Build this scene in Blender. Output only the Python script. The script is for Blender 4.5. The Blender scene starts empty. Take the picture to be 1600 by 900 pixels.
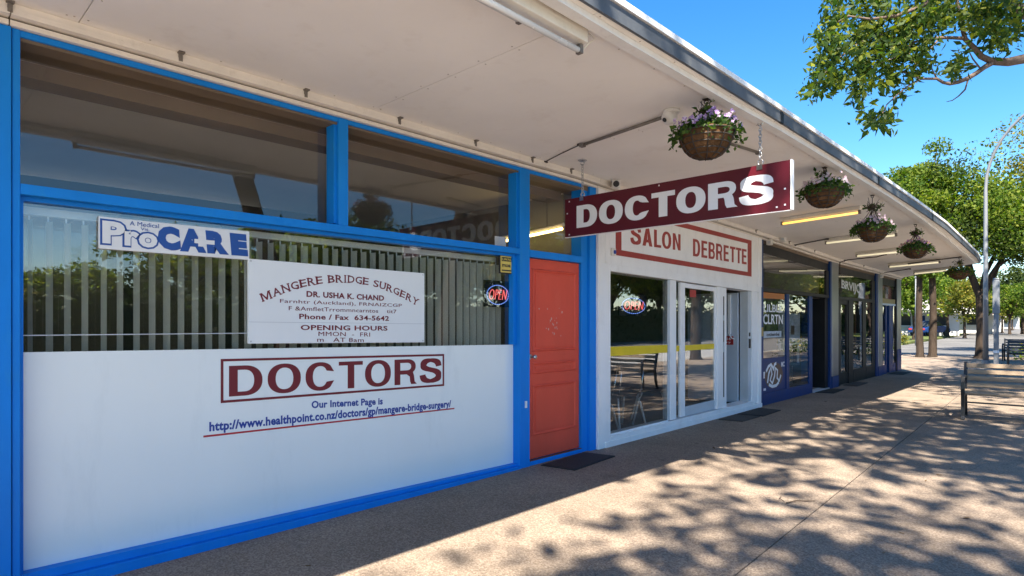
import bpy, bmesh, math, random
import numpy as np
from mathutils import Vector, Matrix
random.seed(7); RNG = np.random.default_rng(7)
R = math.radians
sc = bpy.context.scene
COL = sc.collection

# ------------------------------------------------------------------ camera, sky, sun, exposure
CAM = (3.89, 0.0, 1.40); F = 940.0; HY = 503.0
TH = math.atan(895/940.0)                      # street direction (+Y) lies this far right of the lens axis
cam_d = bpy.data.cameras.new('camera'); cam = bpy.data.objects.new('camera', cam_d); COL.objects.link(cam)
cam.location = CAM; cam.rotation_euler = (R(90), 0, TH)
cam_d.sensor_width = 36; cam_d.lens = 36*F/1600; cam_d.shift_y = (HY-450)/1600
cam_d.clip_start = 0.05; cam_d.clip_end = 3000
sc.camera = cam

SUN = Vector((0.41, -0.66, 1.0)).normalized()  # towards the sun: behind the camera, from the road side
EL = math.asin(SUN.z); AZ = math.atan2(SUN.x, SUN.y)
W = bpy.data.worlds.new('World'); sc.world = W; W.use_nodes = True
wn = W.node_tree.nodes; wl = W.node_tree.links
sky = wn.new('ShaderNodeTexSky'); sky.sky_type = 'NISHITA'; sky.sun_disc = False
sky.sun_elevation = EL; sky.sun_rotation = AZ; sky.air_density = 1.0; sky.dust_density = 0.2; sky.ozone_density = 2.5
sat = wn.new('ShaderNodeHueSaturation'); sat.inputs['Saturation'].default_value = 1.36
wl.new(sky.outputs[0], sat.inputs['Color']); wl.new(sat.outputs[0], wn['Background'].inputs[0]); wn['Background'].inputs[1].default_value = 0.079
sl = bpy.data.lights.new('sun', 'SUN'); so = bpy.data.objects.new('sun', sl); COL.objects.link(so)
sl.energy = 5.0; sl.angle = R(0.6); sl.color = (1.0, 0.90, 0.76)
so.rotation_euler = SUN.to_track_quat('Z', 'Y').to_euler()
sc.view_settings.view_transform = 'Standard'; sc.view_settings.look = 'None'
sc.view_settings.exposure = 1.92; sc.view_settings.gamma = 1.0
sc.render.engine = 'CYCLES'
sc.cycles.max_bounces = 10; sc.cycles.diffuse_bounces = 5; sc.cycles.transparent_max_bounces = 16

def at(px, py, Z):
    """the point of the street that the photograph shows at (px, py), Z metres away along the lens axis"""
    r = (px-800)/F
    return Vector((CAM[0]+(r*math.cos(TH)-math.sin(TH))*Z, (r*math.sin(TH)+math.cos(TH))*Z, CAM[2]+(HY-py)/F*Z))

# ------------------------------------------------------------------ materials
def nodes(name):
    m = bpy.data.materials.new(name); m.use_nodes = True
    nt = m.node_tree; return m, nt, nt.nodes['Principled BSDF']
def N(nt, kind, **kw):
    n = nt.nodes.new(kind)
    for k, v in kw.items():
        if k in n.inputs: n.inputs[k].default_value = v
        else: setattr(n, k, v)
    return n
def paint(name, col, rough=0.5, var=0.10, scale=6.0, bump=0.05, bscale=60.0, metal=0.0, spec=0.5, stretch=(1,1,1), dirt=None, dirt_amt=0.0, coat=0.0):
    """a painted / coated surface: colour with soft wear, slight unevenness and gloss variation"""
    m, nt, p = nodes(name); L = nt.links.new
    tc = N(nt, 'ShaderNodeTexCoord'); mp = N(nt, 'ShaderNodeMapping'); mp.inputs['Scale'].default_value = stretch
    L(tc.outputs['Object'], mp.inputs[0])
    n1 = N(nt, 'ShaderNodeTexNoise', Scale=scale, Detail=6.0, Roughness=0.6); L(mp.outputs[0], n1.inputs['Vector'])
    cr = N(nt, 'ShaderNodeValToRGB'); e = cr.color_ramp.elements
    e[0].position = 0.3; e[1].position = 0.7
    e[0].color = [c*(1-var) for c in col]+[1]; e[1].color = [min(1, c*(1+var*0.6)) for c in col]+[1]
    L(n1.outputs['Fac'], cr.inputs[0]); out = cr.outputs[0]
    if dirt:
        n3 = N(nt, 'ShaderNodeTexNoise', Scale=scale*2.7, Detail=8.0, Roughness=0.7); L(mp.outputs[0], n3.inputs['Vector'])
        c3 = N(nt, 'ShaderNodeValToRGB'); c3.color_ramp.elements[0].position = 0.55; c3.color_ramp.elements[1].position = 0.75
        c3.color_ramp.elements[1].color = (dirt_amt, dirt_amt, dirt_amt, 1); L(n3.outputs['Fac'], c3.inputs[0])
        mx = N(nt, 'ShaderNodeMixRGB'); mx.inputs[2].default_value = list(dirt)+[1]
        L(c3.outputs[0], mx.inputs[0]); L(out, mx.inputs[1]); out = mx.outputs[0]
    L(out, p.inputs['Base Color'])
    p.inputs['Roughness'].default_value = rough; p.inputs['Metallic'].default_value = metal
    p.inputs['Specular IOR Level'].default_value = spec; p.inputs['Coat Weight'].default_value = coat
    n2 = N(nt, 'ShaderNodeTexNoise', Scale=bscale, Detail=4.0); L(tc.outputs['Object'], n2.inputs['Vector'])
    mr = N(nt, 'ShaderNodeMapRange'); mr.inputs['To Min'].default_value = rough-0.08; mr.inputs['To Max'].default_value = rough+0.1
    L(n1.outputs['Fac'], mr.inputs[0]); L(mr.outputs[0], p.inputs['Roughness'])
    b = N(nt, 'ShaderNodeBump', Strength=bump, Distance=0.01); L(n2.outputs['Fac'], b.inputs['Height']); L(b.outputs[0], p.inputs['Normal'])
    return m
def glass(name, tint=(0.86, 0.88, 0.87), base=0.10, wav=0.004, mult=1.5):
    """window glass: mirror by angle over a slightly tinted clear pane, faint waviness"""
    m, nt, p = nodes(name); L = nt.links.new; nt.nodes.remove(p)
    g = N(nt, 'ShaderNodeNewGeometry'); dt = N(nt, 'ShaderNodeVectorMath', operation='DOT_PRODUCT'); L(g.outputs['Incoming'], dt.inputs[0]); L(g.outputs['True Normal'], dt.inputs[1])
    def mth(op, a, b, c=None):
        n_ = N(nt, 'ShaderNodeMath', operation=op)
        for k, v in enumerate((a, b, c)):
            if v is None: continue
            if isinstance(v, (int, float)): n_.inputs[k].default_value = v
            else: L(v, n_.inputs[k])
        return n_.outputs[0]
    ab = mth('ABSOLUTE', dt.outputs['Value'], 0.0); p5 = mth('POWER', mth('SUBTRACT', 1.0, ab), 5.0)     # Schlick, both faces of the pane in one
    fr = mth('MULTIPLY_ADD', p5, 0.96, 0.04*mult+base); fr = mth('MINIMUM', fr, 1.0)
    ma = N(nt, 'ShaderNodeMath', operation='MULTIPLY'); L(fr, ma.inputs[0]); L(mth('SUBTRACT', 1.0, g.outputs['Backfacing']), ma.inputs[1])
    tr = N(nt, 'ShaderNodeBsdfTransparent'); tr.inputs[0].default_value = list(tint)+[1]
    gl = N(nt, 'ShaderNodeBsdfGlossy'); gl.inputs['Roughness'].default_value = 0.0; gl.inputs['Color'].default_value = (0.97, 0.98, 1, 1)
    tc = N(nt, 'ShaderNodeTexCoord'); nz = N(nt, 'ShaderNodeTexNoise', Scale=1.3, Detail=1.0); L(tc.outputs['Object'], nz.inputs['Vector'])
    bp = N(nt, 'ShaderNodeBump', Strength=0.25, Distance=wav); L(nz.outputs['Fac'], bp.inputs['Height']); L(bp.outputs[0], gl.inputs['Normal'])
    mx = N(nt, 'ShaderNodeMixShader'); L(ma.outputs[0], mx.inputs[0]); L(tr.outputs[0], mx.inputs[1]); L(gl.outputs[0], mx.inputs[2])
    L(mx.outputs[0], nt.nodes['Material Output'].inputs[0]); return m
def glow(name, col, s):
    m, nt, p = nodes(name)
    p.inputs['Base Color'].default_value = (0.8, 0.8, 0.78, 1); p.inputs['Emission Color'].default_value = list(col)+[1]
    p.inputs['Emission Strength'].default_value = s; p.inputs['Roughness'].default_value = 0.3; return m
def leaf_mat(name, c0, c1, c2, trans=0.45):
    """leaves: every leaf takes its own green; light shines through them"""
    m, nt, p = nodes(name); L = nt.links.new
    g = N(nt, 'ShaderNodeNewGeometry'); cr = N(nt, 'ShaderNodeValToRGB'); e = cr.color_ramp.elements
    e[0].color = list(c0)+[1]; e[1].color = list(c2)+[1]; x = cr.color_ramp.elements.new(0.62); x.color = list(c1)+[1]
    L(g.outputs['Random Per Island'], cr.inputs[0]); L(cr.outputs[0], p.inputs['Base Color'])
    p.inputs['Roughness'].default_value = 0.55; p.inputs['Specular IOR Level'].default_value = 0.18
    t = N(nt, 'ShaderNodeBsdfTranslucent'); hs = N(nt, 'ShaderNodeHueSaturation', Saturation=1.15, Value=1.5); L(cr.outputs[0], hs.inputs['Color']); L(hs.outputs[0], t.inputs[0])
    mx = N(nt, 'ShaderNodeMixShader'); mx.inputs[0].default_value = trans
    L(p.outputs[0], mx.inputs[1]); L(t.outputs[0], mx.inputs[2]); L(mx.outputs[0], nt.nodes['Material Output'].inputs[0]); return m
def ground_mat(name, cols, grain=150.0, patch=0.7, rough=0.85, bump=0.5, stain=(0.06,0.05,0.042), stain_amt=0.65, pale=None):
    """exposed-aggregate paving: stones of several tones, worn patches, small stains"""
    m, nt, p = nodes(name); L = nt.links.new
    tc = N(nt, 'ShaderNodeTexCoord'); O = tc.outputs['Object']
    v = N(nt, 'ShaderNodeTexVoronoi', Scale=grain); L(O, v.inputs['Vector'])
    sp = N(nt, 'ShaderNodeSeparateColor'); L(v.outputs['Color'], sp.inputs[0])
    cr = N(nt, 'ShaderNodeValToRGB'); e = cr.color_ramp.elements
    e[0].color = list(cols[0])+[1]; e[1].color = list(cols[-1])+[1]
    for i, c in enumerate(cols[1:-1]):
        x = e.new((i+1)/(len(cols)-1)); x.color = list(c)+[1]
    L(sp.outputs[0], cr.inputs[0])
    n = N(nt, 'ShaderNodeTexNoise', Scale=patch, Detail=7.0, Roughness=0.62); L(O, n.inputs['Vector'])
    mr = N(nt, 'ShaderNodeMapRange'); mr.inputs['From Min'].default_value = 0.3; mr.inputs['From Max'].default_value = 0.7
    mr.inputs['To Min'].default_value = 0.74; mr.inputs['To Max'].default_value = 1.20; L(n.outputs['Fac'], mr.inputs[0])
    mu = N(nt, 'ShaderNodeMixRGB', blend_type='MULTIPLY'); mu.inputs[0].default_value = 1; L(cr.outputs[0], mu.inputs[1]); L(mr.outputs[0], mu.inputs[2])
    n2 = N(nt, 'ShaderNodeTexNoise', Scale=3.1, Detail=9.0, Roughness=0.7); L(O, n2.inputs['Vector'])
    c2 = N(nt, 'ShaderNodeValToRGB'); c2.color_ramp.elements[0].position = 0.56; c2.color_ramp.elements[1].position = 0.78
    c2.color_ramp.elements[1].color = (stain_amt,)*3+(1,); L(n2.outputs['Fac'], c2.inputs[0])
    m2 = N(nt, 'ShaderNodeMixRGB'); m2.inputs[2].default_value = list(stain)+[1]; L(c2.outputs[0], m2.inputs[0]); L(mu.outputs[0], m2.inputs[1])
    v3 = N(nt, 'ShaderNodeTexVoronoi', Scale=1.7); L(O, v3.inputs['Vector'])           # trodden gum spots
    c3 = N(nt, 'ShaderNodeValToRGB'); c3.color_ramp.elements[0].color = (0.55,)*3+(1,); c3.color_ramp.elements[0].position = 0.035
    c3.color_ramp.elements[1].position = 0.05; c3.color_ramp.elements[1].color = (0,0,0,1); L(v3.outputs['Distance'], c3.inputs[0])
    m3 = N(nt, 'ShaderNodeMixRGB'); m3.inputs[2].default_value = list(stain)+[1]; L(c3.outputs[0], m3.inputs[0]); L(m2.outputs[0], m3.inputs[1])
    L(m3.outputs[0], p.inputs['Base Color']); p.inputs['Roughness'].default_value = rough; p.inputs['Specular IOR Level'].default_value = 0.25
    b = N(nt, 'ShaderNodeBump', Strength=bump, Distance=0.006); L(v.outputs['Distance'], b.inputs['Height']); L(b.outputs[0], p.inputs['Normal'])
    return m

M = {}
M['blue'] = paint('sky_blue_gloss_paint', (0.003, 0.215, 0.72), 0.5, 0.10, 4, 0.04, 30, spec=0.25, stretch=(1,1,0.3), dirt=(0.02,0.26,0.62), dirt_amt=0.45)
M['navy'] = paint('navy_paint', (0.006, 0.036, 0.15), 0.42, 0.2, 4, 0.05, 40, spec=0.3, dirt=(0.03,0.05,0.12), dirt_amt=0.3)
M['black'] = paint('black_aluminium', (0.010, 0.011, 0.014), 0.45, 0.25, 5, 0.04, spec=0.3)
M['white'] = paint('white_gloss_paint', (0.86, 0.86, 0.865), 0.42, 0.06, 3, 0.05, 25, dirt=(0.45,0.43,0.42), dirt_amt=0.25, stretch=(1,1,0.4))
M['soffit'] = paint('cream_soffit_paint', (0.88, 0.845, 0.795), 0.75, 0.05, 1.1, 0.03, 14, spec=0.2, dirt=(0.66,0.59,0.52), dirt_amt=0.34)
M['cream'] = paint('cream_timber_trim', (0.80, 0.75, 0.68), 0.6, 0.07, 5, 0.05, 30, dirt=(0.42,0.36,0.30), dirt_amt=0.35)
M['strip'] = paint('white_batten', (0.80, 0.79, 0.76), 0.5, 0.06, 7, 0.05, 40, dirt=(0.50,0.45,0.40), dirt_amt=0.4)
M['fascia'] = paint('dark_grey_gutter', (0.085, 0.095, 0.11), 0.5, 0.25, 6, 0.08, 40, dirt=(0.25,0.24,0.22), dirt_amt=0.3)
M['flash'] = paint('white_roof_edge', (0.80, 0.80, 0.80), 0.4, 0.08, 5, 0.04)
M['panel'] = paint('painted_lower_glass', (0.79, 0.86, 0.87), 0.22, 0.03, 1.2, 0.01, 8, stretch=(1,1,.25), dirt=(0.64,0.71,0.73), dirt_amt=0.5)
M['maroon'] = paint('maroon_lettering', (0.16, 0.008, 0.018), 0.45, 0.06, 5, 0.01)
M['maroon_board'] = paint('maroon_board', (0.095, 0.003, 0.012), 0.42, 0.12, 3, 0.02, 20)
M['salon_red'] = paint('salon_red_paint', (0.34, 0.035, 0.030), 0.5, 0.12, 6, 0.03, dirt=(0.55,0.3,0.28), dirt_amt=0.25)
M['line_red'] = paint('red_vinyl', (0.42, 0.02, 0.03), 0.45, 0.05, 5, 0.01)
M['text_blue'] = paint('blue_vinyl', (0.012, 0.05, 0.30), 0.45, 0.05, 5, 0.01)
M['logo_blue'] = paint('logo_blue_print', (0.012, 0.075, 0.33), 0.4, 0.08, 4, 0.01)
M['sign_white'] = paint('white_sign_board', (0.76, 0.78, 0.80), 0.35, 0.04, 2, 0.01, dirt=(0.5,0.52,0.52), dirt_amt=0.2)
M['letter_white'] = paint('white_letters', (0.78, 0.80, 0.84), 0.4, 0.04, 3, 0.01)
M['info_white'] = paint('info_board_white', (0.78, 0.82, 0.84), 0.3, 0.03, 2, 0.01)
M['yellow'] = paint('yellow_notice', (0.72, 0.55, 0.12), 0.5, 0.1, 8, 0.02)
M['tape'] = paint('yellow_tape', (0.75, 0.55, 0.01), 0.4, 0.08, 6, 0.01)
M['ink'] = paint('black_ink', (0.02, 0.02, 0.022), 0.5, 0.1)
M['door_red'] = paint('coral_red_door_paint', (0.70, 0.088, 0.050), 0.5, 0.10, 2.5, 0.06, 45, stretch=(1,1,0.5), spec=0.3, dirt=(0.74,0.13,0.08), dirt_amt=0.3)
M['scuff'] = paint('scraped_paint', (0.60, 0.36, 0.31), 0.7, 0.15, 30, 0.1)
M['metal'] = paint('bright_metal', (0.55, 0.55, 0.55), 0.28, 0.15, 10, 0.03, metal=1.0)
M['chrome'] = paint('chrome', (0.75, 0.76, 0.78), 0.12, 0.05, 10, 0.01, metal=1.0)
M['leg_paint'] = paint('pale_chair_leg', (0.80,0.80,0.80), 0.3, 0.05)
M['alu'] = paint('grey_aluminium', (0.52, 0.56, 0.60), 0.4, 0.08, 4, 0.03)
M['pipe'] = paint('old_grey_conduit', (0.20, 0.18, 0.16), 0.55, 0.25, 14, 0.08, metal=0.3)
M['nail'] = paint('painted_nail', (0.50,0.45,0.40), 0.7, 0.2)
M['cable'] = paint('dark_cable', (0.06, 0.05, 0.045), 0.6, 0.2)
M['camwhite'] = paint('camera_white', (0.74, 0.72, 0.68), 0.35, 0.04)
M['lamp_body'] = paint('lamp_enamel', (0.74, 0.70, 0.62), 0.4, 0.08, 8, 0.03, dirt=(0.4,0.33,0.25), dirt_amt=0.35)
M['tube_off'] = paint('unlit_tube', (0.82, 0.82, 0.80), 0.25, 0.03)
M['tube_on'] = glow('lit_yellow_tube', (1.0, 0.50, 0.045), 0.55)
M['tube_pale'] = glow('lit_pale_tube', (1.0, 0.86, 0.52), 0.20)
M['tube_in'] = glow('lit_indoor_tube', (1.0, 0.74, 0.27), 2.2)
M['tube_fill'] = glow('back_room_fill_tube', (1.0, 0.93, 0.80), 2.6)  # tube of the added lamp in the back room
M['neon_red'] = glow('red_neon', (1.0, 0.05, 0.03), 0.36)
M['neon_blue'] = glow('blue_leds', (0.08, 0.25, 1.0), 0.34)
M['rubber'] = paint('black_rubber_mat', (0.018, 0.019, 0.021), 0.8, 0.3, 20, 0.5, 160)
M['worn_rubber'] = paint('worn_mat', (0.05, 0.045, 0.042), 0.85, 0.3, 20, 0.5, 160)
M['coir'] = paint('coir_liner', (0.115, 0.060, 0.028), 0.9, 0.45, 16, 0.9, 55, spec=0.1, dirt=(0.05,0.03,0.02), dirt_amt=0.6)
M['wire'] = paint('dark_wire', (0.035, 0.028, 0.022), 0.6, 0.2)
M['vine'] = paint('dry_vine', (0.07, 0.045, 0.03), 0.8, 0.3)
M['wood'] = paint('weathered_timber_slat', (0.31, 0.235, 0.165), 0.75, 0.28, 5, 0.35, 50, spec=0.2, stretch=(0.5,6,6), dirt=(0.15,0.12,0.09), dirt_amt=0.5)
M['iron'] = paint('black_cast_iron', (0.016, 0.017, 0.020), 0.35, 0.25, 12, 0.1)
M['galv'] = paint('galvanised_steel', (0.20, 0.215, 0.235), 0.5, 0.12, 3, 0.05, 40, metal=0.25, stretch=(1,1,0.2))
M['bark'] = paint('bark', (0.050, 0.037, 0.028), 0.9, 0.45, 8, 0.9, 26, spec=0.1, stretch=(1,1,0.25), dirt=(0.10,0.095,0.08), dirt_amt=0.5)
M['bark_pale'] = paint('pale_branch_bark', (0.15, 0.11, 0.09), 0.85, 0.35, 10, 0.6, 40, spec=0.1)
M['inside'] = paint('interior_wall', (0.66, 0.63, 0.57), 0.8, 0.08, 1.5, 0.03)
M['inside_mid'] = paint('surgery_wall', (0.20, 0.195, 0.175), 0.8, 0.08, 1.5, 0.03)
M['inside_dark'] = paint('interior_dark', (0.09, 0.085, 0.08), 0.8, 0.2, 1.5, 0.03)
M['inside_ceiling'] = paint('interior_ceiling', (0.78, 0.74, 0.67), 0.8, 0.05, 1.5, 0.02)
M['beam'] = paint('brown_bulkhead', (0.17, 0.125, 0.085), 0.7, 0.15, 3, 0.03)
M['carpet'] = paint('interior_floor', (0.22, 0.19, 0.16), 0.9, 0.2, 4, 0.2)
M['blind'] = paint('vertical_blind_cloth', (0.84, 0.85, 0.80), 0.8, 0.05, 3, 0.06, 200, spec=0.1)
nt_ = M['blind'].node_tree; tl_ = N(nt_, 'ShaderNodeBsdfTranslucent'); tl_.inputs[0].default_value = (0.85,0.86,0.80,1); mx_ = N(nt_, 'ShaderNodeMixShader'); mx_.inputs[0].default_value = 0.5
nt_.links.new(nt_.nodes['Principled BSDF'].outputs[0], mx_.inputs[1]); nt_.links.new(tl_.outputs[0], mx_.inputs[2]); nt_.links.new(mx_.outputs[0], nt_.nodes['Material Output'].inputs[0])
M['pale_door'] = paint('pale_grey_door', (0.50, 0.56, 0.64), 0.45, 0.05, 2, 0.02)
M['plastic'] = paint('dark_chair_shell', (0.05, 0.05, 0.055), 0.4, 0.2)
M['red_plate'] = paint('red_notice', (0.40, 0.03, 0.03), 0.4, 0.1)
M['orange'] = paint('orange_board', (0.42, 0.15, 0.035), 0.55, 0.15, 3, 0.03)
M['steel_post'] = paint('brushed_steel_post', (0.30, 0.32, 0.36), 0.3, 0.15, 4, 0.03, metal=0.85, stretch=(1,1,0.1))
M['tan'] = paint('tan_fascia', (0.36, 0.27, 0.10), 0.6, 0.15, 4, 0.03)
M['poster_green'] = paint('poster_green', (0.14, 0.22, 0.06), 0.5, 0.5, 9, 0.01)
M['poster_brown'] = paint('poster_brown', (0.12, 0.06, 0.04), 0.5, 0.4, 7, 0.01)
M['poster_pale'] = paint('poster_pale', (0.45, 0.52, 0.60), 0.5, 0.3, 5, 0.01)
M['poster_red'] = paint('poster_red', (0.40, 0.07, 0.06), 0.5, 0.5, 6, 0.01)
M['tyre'] = paint('tyre', (0.02, 0.02, 0.02), 0.8, 0.2)
M['carglass'] = paint('car_glass', (0.03, 0.035, 0.04), 0.08, 0.1)
M['roof_red'] = paint('roof_iron', (0.22, 0.10, 0.08), 0.6, 0.2)
M['roof_grey'] = paint('roof_grey_iron', (0.24, 0.24, 0.25), 0.6, 0.2)
M['house_white'] = paint('white_weatherboard', (0.50, 0.50, 0.49), 0.6, 0.06)
M['glass'] = glass('shop_window_glass', base=0.09)
M['glass_up'] = glass('upper_window_glass', base=0.035, tint=(0.95,0.94,0.92), mult=1.0)
M['glass_salon'] = glass('salon_window_glass', base=0.20, tint=(0.92,0.93,0.92))
M['glass_far'] = glass('far_shop_glass', base=0.15, tint=(0.88,0.89,0.88))
M['paving'] = ground_mat('aggregate_paving', [(0.165,0.128,0.098),(0.205,0.161,0.124),(0.245,0.194,0.150),(0.285,0.228,0.178),(0.34,0.277,0.220)], 110.0)
M['asphalt'] = ground_mat('asphalt', [(0.28,0.275,0.265),(0.34,0.335,0.325),(0.40,0.395,0.385)], 60.0, 0.3, bump=0.2)  # main road, not seen directly, paled to bounce more sun onto the shops
M['asphalt_old'] = ground_mat('old_asphalt', [(0.095,0.093,0.09),(0.135,0.132,0.128),(0.18,0.176,0.17)], 60.0, 0.3, bump=0.2)
M['kerb'] = ground_mat('kerb_concrete', [(0.26,0.25,0.23),(0.34,0.33,0.30),(0.40,0.39,0.36)], 80.0, 1.0, bump=0.2)
M['lawn'] = ground_mat('lawn', [(0.05,0.08,0.018),(0.09,0.12,0.028),(0.14,0.15,0.045)], 14.0, 0.4, bump=0.4)
M['earth'] = ground_mat('earth', [(0.08,0.075,0.05),(0.12,0.11,0.07)], 8.0, 0.3, bump=0.2)
M['leaf_near'] = leaf_mat('near_leaves', (0.020,0.045,0.010), (0.050,0.092,0.014), (0.17,0.19,0.02), 0.42)
M['leaf_a'] = leaf_mat('street_tree_leaves', (0.030,0.070,0.008), (0.085,0.145,0.018), (0.19,0.23,0.035), 0.45)
M['leaf_row'] = leaf_mat('sun_tinted_row_leaves', (0.05,0.095,0.012), (0.13,0.18,0.022), (0.25,0.27,0.04), 0.60)  # lighter copy of the street tree leaves, sun put into the colour
M['leaf_b'] = leaf_mat('yellowing_tree_leaves', (0.06,0.085,0.012), (0.15,0.16,0.025), (0.27,0.22,0.04), 0.42)
M['leaf_y'] = leaf_mat('sunny_tree_leaves', (0.05,0.10,0.012), (0.125,0.185,0.022), (0.25,0.28,0.05), 0.48)
M['leaf_c'] = leaf_mat('dark_tree_leaves', (0.015,0.032,0.008), (0.040,0.065,0.014), (0.075,0.10,0.02), 0.35)
M['basket_leaf'] = leaf_mat('basket_leaves', (0.020,0.050,0.012), (0.05,0.10,0.018), (0.11,0.16,0.03), 0.35)
FL = {'lilac': leaf_mat('lilac_petals', (0.36,0.22,0.50), (0.50,0.34,0.60), (0.70,0.60,0.72), 0.3),
      'white': leaf_mat('white_pink_petals', (0.60,0.52,0.55), (0.68,0.60,0.62), (0.66,0.40,0.50), 0.3),
      'pink': leaf_mat('pink_petals', (0.50,0.36,0.42), (0.62,0.52,0.58), (0.40,0.20,0.26), 0.3),
      'mixed': leaf_mat('purple_yellow_petals', (0.30,0.14,0.26), (0.42,0.24,0.36), (0.75,0.50,0.03), 0.3),
      'gold': leaf_mat('yellow_petals', (0.10,0.10,0.03), (0.60,0.45,0.03), (0.80,0.62,0.05), 0.3)}
M['dead_leaf'] = leaf_mat('fallen_leaves', (0.10,0.06,0.03), (0.22,0.13,0.05), (0.30,0.24,0.08), 0.1)

# ------------------------------------------------------------------ mesh helpers
class MB:
    def __init__(s): s.v = []; s.f = []
    def add(s, v, f):
        o = len(s.v); s.v += [tuple(p) for p in v]; s.f += [tuple(i+o for i in q) for q in f]; return s
    def box(s, x0, x1, y0, y1, z0, z1):
        v = [(x0,y0,z0),(x1,y0,z0),(x1,y1,z0),(x0,y1,z0),(x0,y0,z1),(x1,y0,z1),(x1,y1,z1),(x0,y1,z1)]
        return s.add(v, [(0,3,2,1),(4,5,6,7),(0,1,5,4),(1,2,6,5),(2,3,7,6),(3,0,4,7)])
    def tube(s, pts, r, n=8, cap=True):
        pts = [Vector(p) for p in pts]; rs = r if isinstance(r, (list, tuple)) else [r]*len(pts)
        v = []; f = []; up = Vector((0.31,0.17,0.93)).normalized()
        for i, p in enumerate(pts):
            t = (pts[min(i+1, len(pts)-1)]-pts[max(i-1, 0)])
            t = t.normalized() if t.length > 1e-9 else Vector((0,0,1))
            a = t.cross(up)
            if a.length < 0.05: a = t.cross(Vector((1,0,0)))
            a.normalize(); b = t.cross(a)
            for k in range(n):
                an = 2*math.pi*k/n; v.append(p+(a*math.cos(an)+b*math.sin(an))*rs[i])
        for i in range(len(pts)-1):
            for k in range(n):
                k2 = (k+1) % n; f.append((i*n+k, i*n+k2, (i+1)*n+k2, (i+1)*n+k))
        if cap: f += [tuple(range(n))[::-1], tuple(range((len(pts)-1)*n, len(pts)*n))]
        return s.add(v, f)
    def ring(s, c, rad, r, n=20, m=5, axis='z', a0=0, a1=2*math.pi):
        pts = []
        for i in range(n+1):
            a = a0+(a1-a0)*i/n; u, w = math.cos(a)*rad, math.sin(a)*rad
            pts.append((c[0]+u, c[1]+w, c[2]) if axis == 'z' else (c[0], c[1]+u, c[2]+w) if axis == 'x' else (c[0]+u, c[1], c[2]+w))
        return s.tube(pts, r, m)
    def lathe(s, c, prof, n=24, caps=False):
        v = []; f = []
        for (r, z) in prof:
            for k in range(n):
                a = 2*math.pi*k/n; v.append((c[0]+r*math.cos(a), c[1]+r*math.sin(a), c[2]+z))
        for i in range(len(prof)-1):
            for k in range(n):
                k2 = (k+1) % n; f.append((i*n+k, i*n+k2, (i+1)*n+k2, (i+1)*n+k))
        if caps: f += [tuple(range(n))[::-1], tuple(range((len(prof)-1)*n, len(prof)*n))]
        return s.add(v, f)
    def prism(s, poly, axis, a, b):
        """poly of 2-D points pushed along axis from a to b"""
        n = len(poly)
        def P(p, t): return (t,p[0],p[1]) if axis == 'x' else (p[0],t,p[1]) if axis == 'y' else (p[0],p[1],t)
        v = [P(p, a) for p in poly]+[P(p, b) for p in poly]
        f = [tuple(range(n))[::-1], tuple(range(n, 2*n))]+[(i, (i+1) % n, n+(i+1) % n, n+i) for i in range(n)]
        return s.add(v, f)
ORG = {}
def tag(o, label=None, cat=None, group=None, kind=None):
    if label: o['label'] = label
    if cat: o['category'] = cat
    if group: o['group'] = group
    if kind: o['kind'] = kind
    return o
def thing(name, loc, label, cat, group=None):
    o = bpy.data.objects.new(name, None); COL.objects.link(o); o.location = loc; o.empty_display_size = 0.1
    ORG[o.name] = Vector(loc); return tag(o, label, cat, group)
def build(name, mb, mat, parent=None, smooth=False, bevel=0.0, label=None, kind=None):
    org = ORG[parent.name] if parent is not None else Vector((0,0,0))
    me = bpy.data.meshes.new(name)
    me.from_pydata([tuple(Vector(p)-org) for p in mb.v], [], mb.f); me.update()
    bm = bmesh.new(); bm.from_mesh(me); bmesh.ops.recalc_face_normals(bm, faces=bm.faces); bm.to_mesh(me); bm.free()
    me.materials.append(mat if not isinstance(mat, str) else M[mat])
    if smooth: me.shade_smooth()
    o = bpy.data.objects.new(name, me); COL.objects.link(o)
    if parent is not None: o.parent = parent
    ORG[o.name] = org
    if bevel:
        b = o.modifiers.new('bevel', 'BEVEL'); b.width = bevel; b.segments = 2; b.limit_method = 'ANGLE'
    if label: o['label'] = label
    if kind: o['kind'] = kind
    return o
def box(name, mat, parent, x0, x1, y0, y1, z0, z1, bevel=0.0, **k):
    return build(name, MB().box(min(x0,x1),max(x0,x1),y0,y1,z0,z1), mat, parent, bevel=bevel, **k)
def quads(name, V, mat, parent=None, kind=None, smooth=False):
    """V: (n, k, 3) array of separate k-corner faces, joined in one mesh (leaves, petals)"""
    n, k, _ = V.shape; org = np.array(ORG[parent.name]) if parent is not None else np.zeros(3)
    me = bpy.data.meshes.new(name)
    me.vertices.add(n*k); me.vertices.foreach_set('co', (V-org).astype(np.float32).ravel())
    me.loops.add(n*k); me.loops.foreach_set('vertex_index', np.arange(n*k, dtype=np.int32))
    me.polygons.add(n); me.polygons.foreach_set('loop_start', np.arange(0, n*k, k, dtype=np.int32))
    me.update(calc_edges=True)
    me.materials.append(M[mat] if isinstance(mat, str) else mat)
    o = bpy.data.objects.new(name, me); COL.objects.link(o)
    if parent is not None: o.parent = parent
    ORG[o.name] = Vector(org)
    if kind: o['kind'] = kind
    return o
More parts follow.
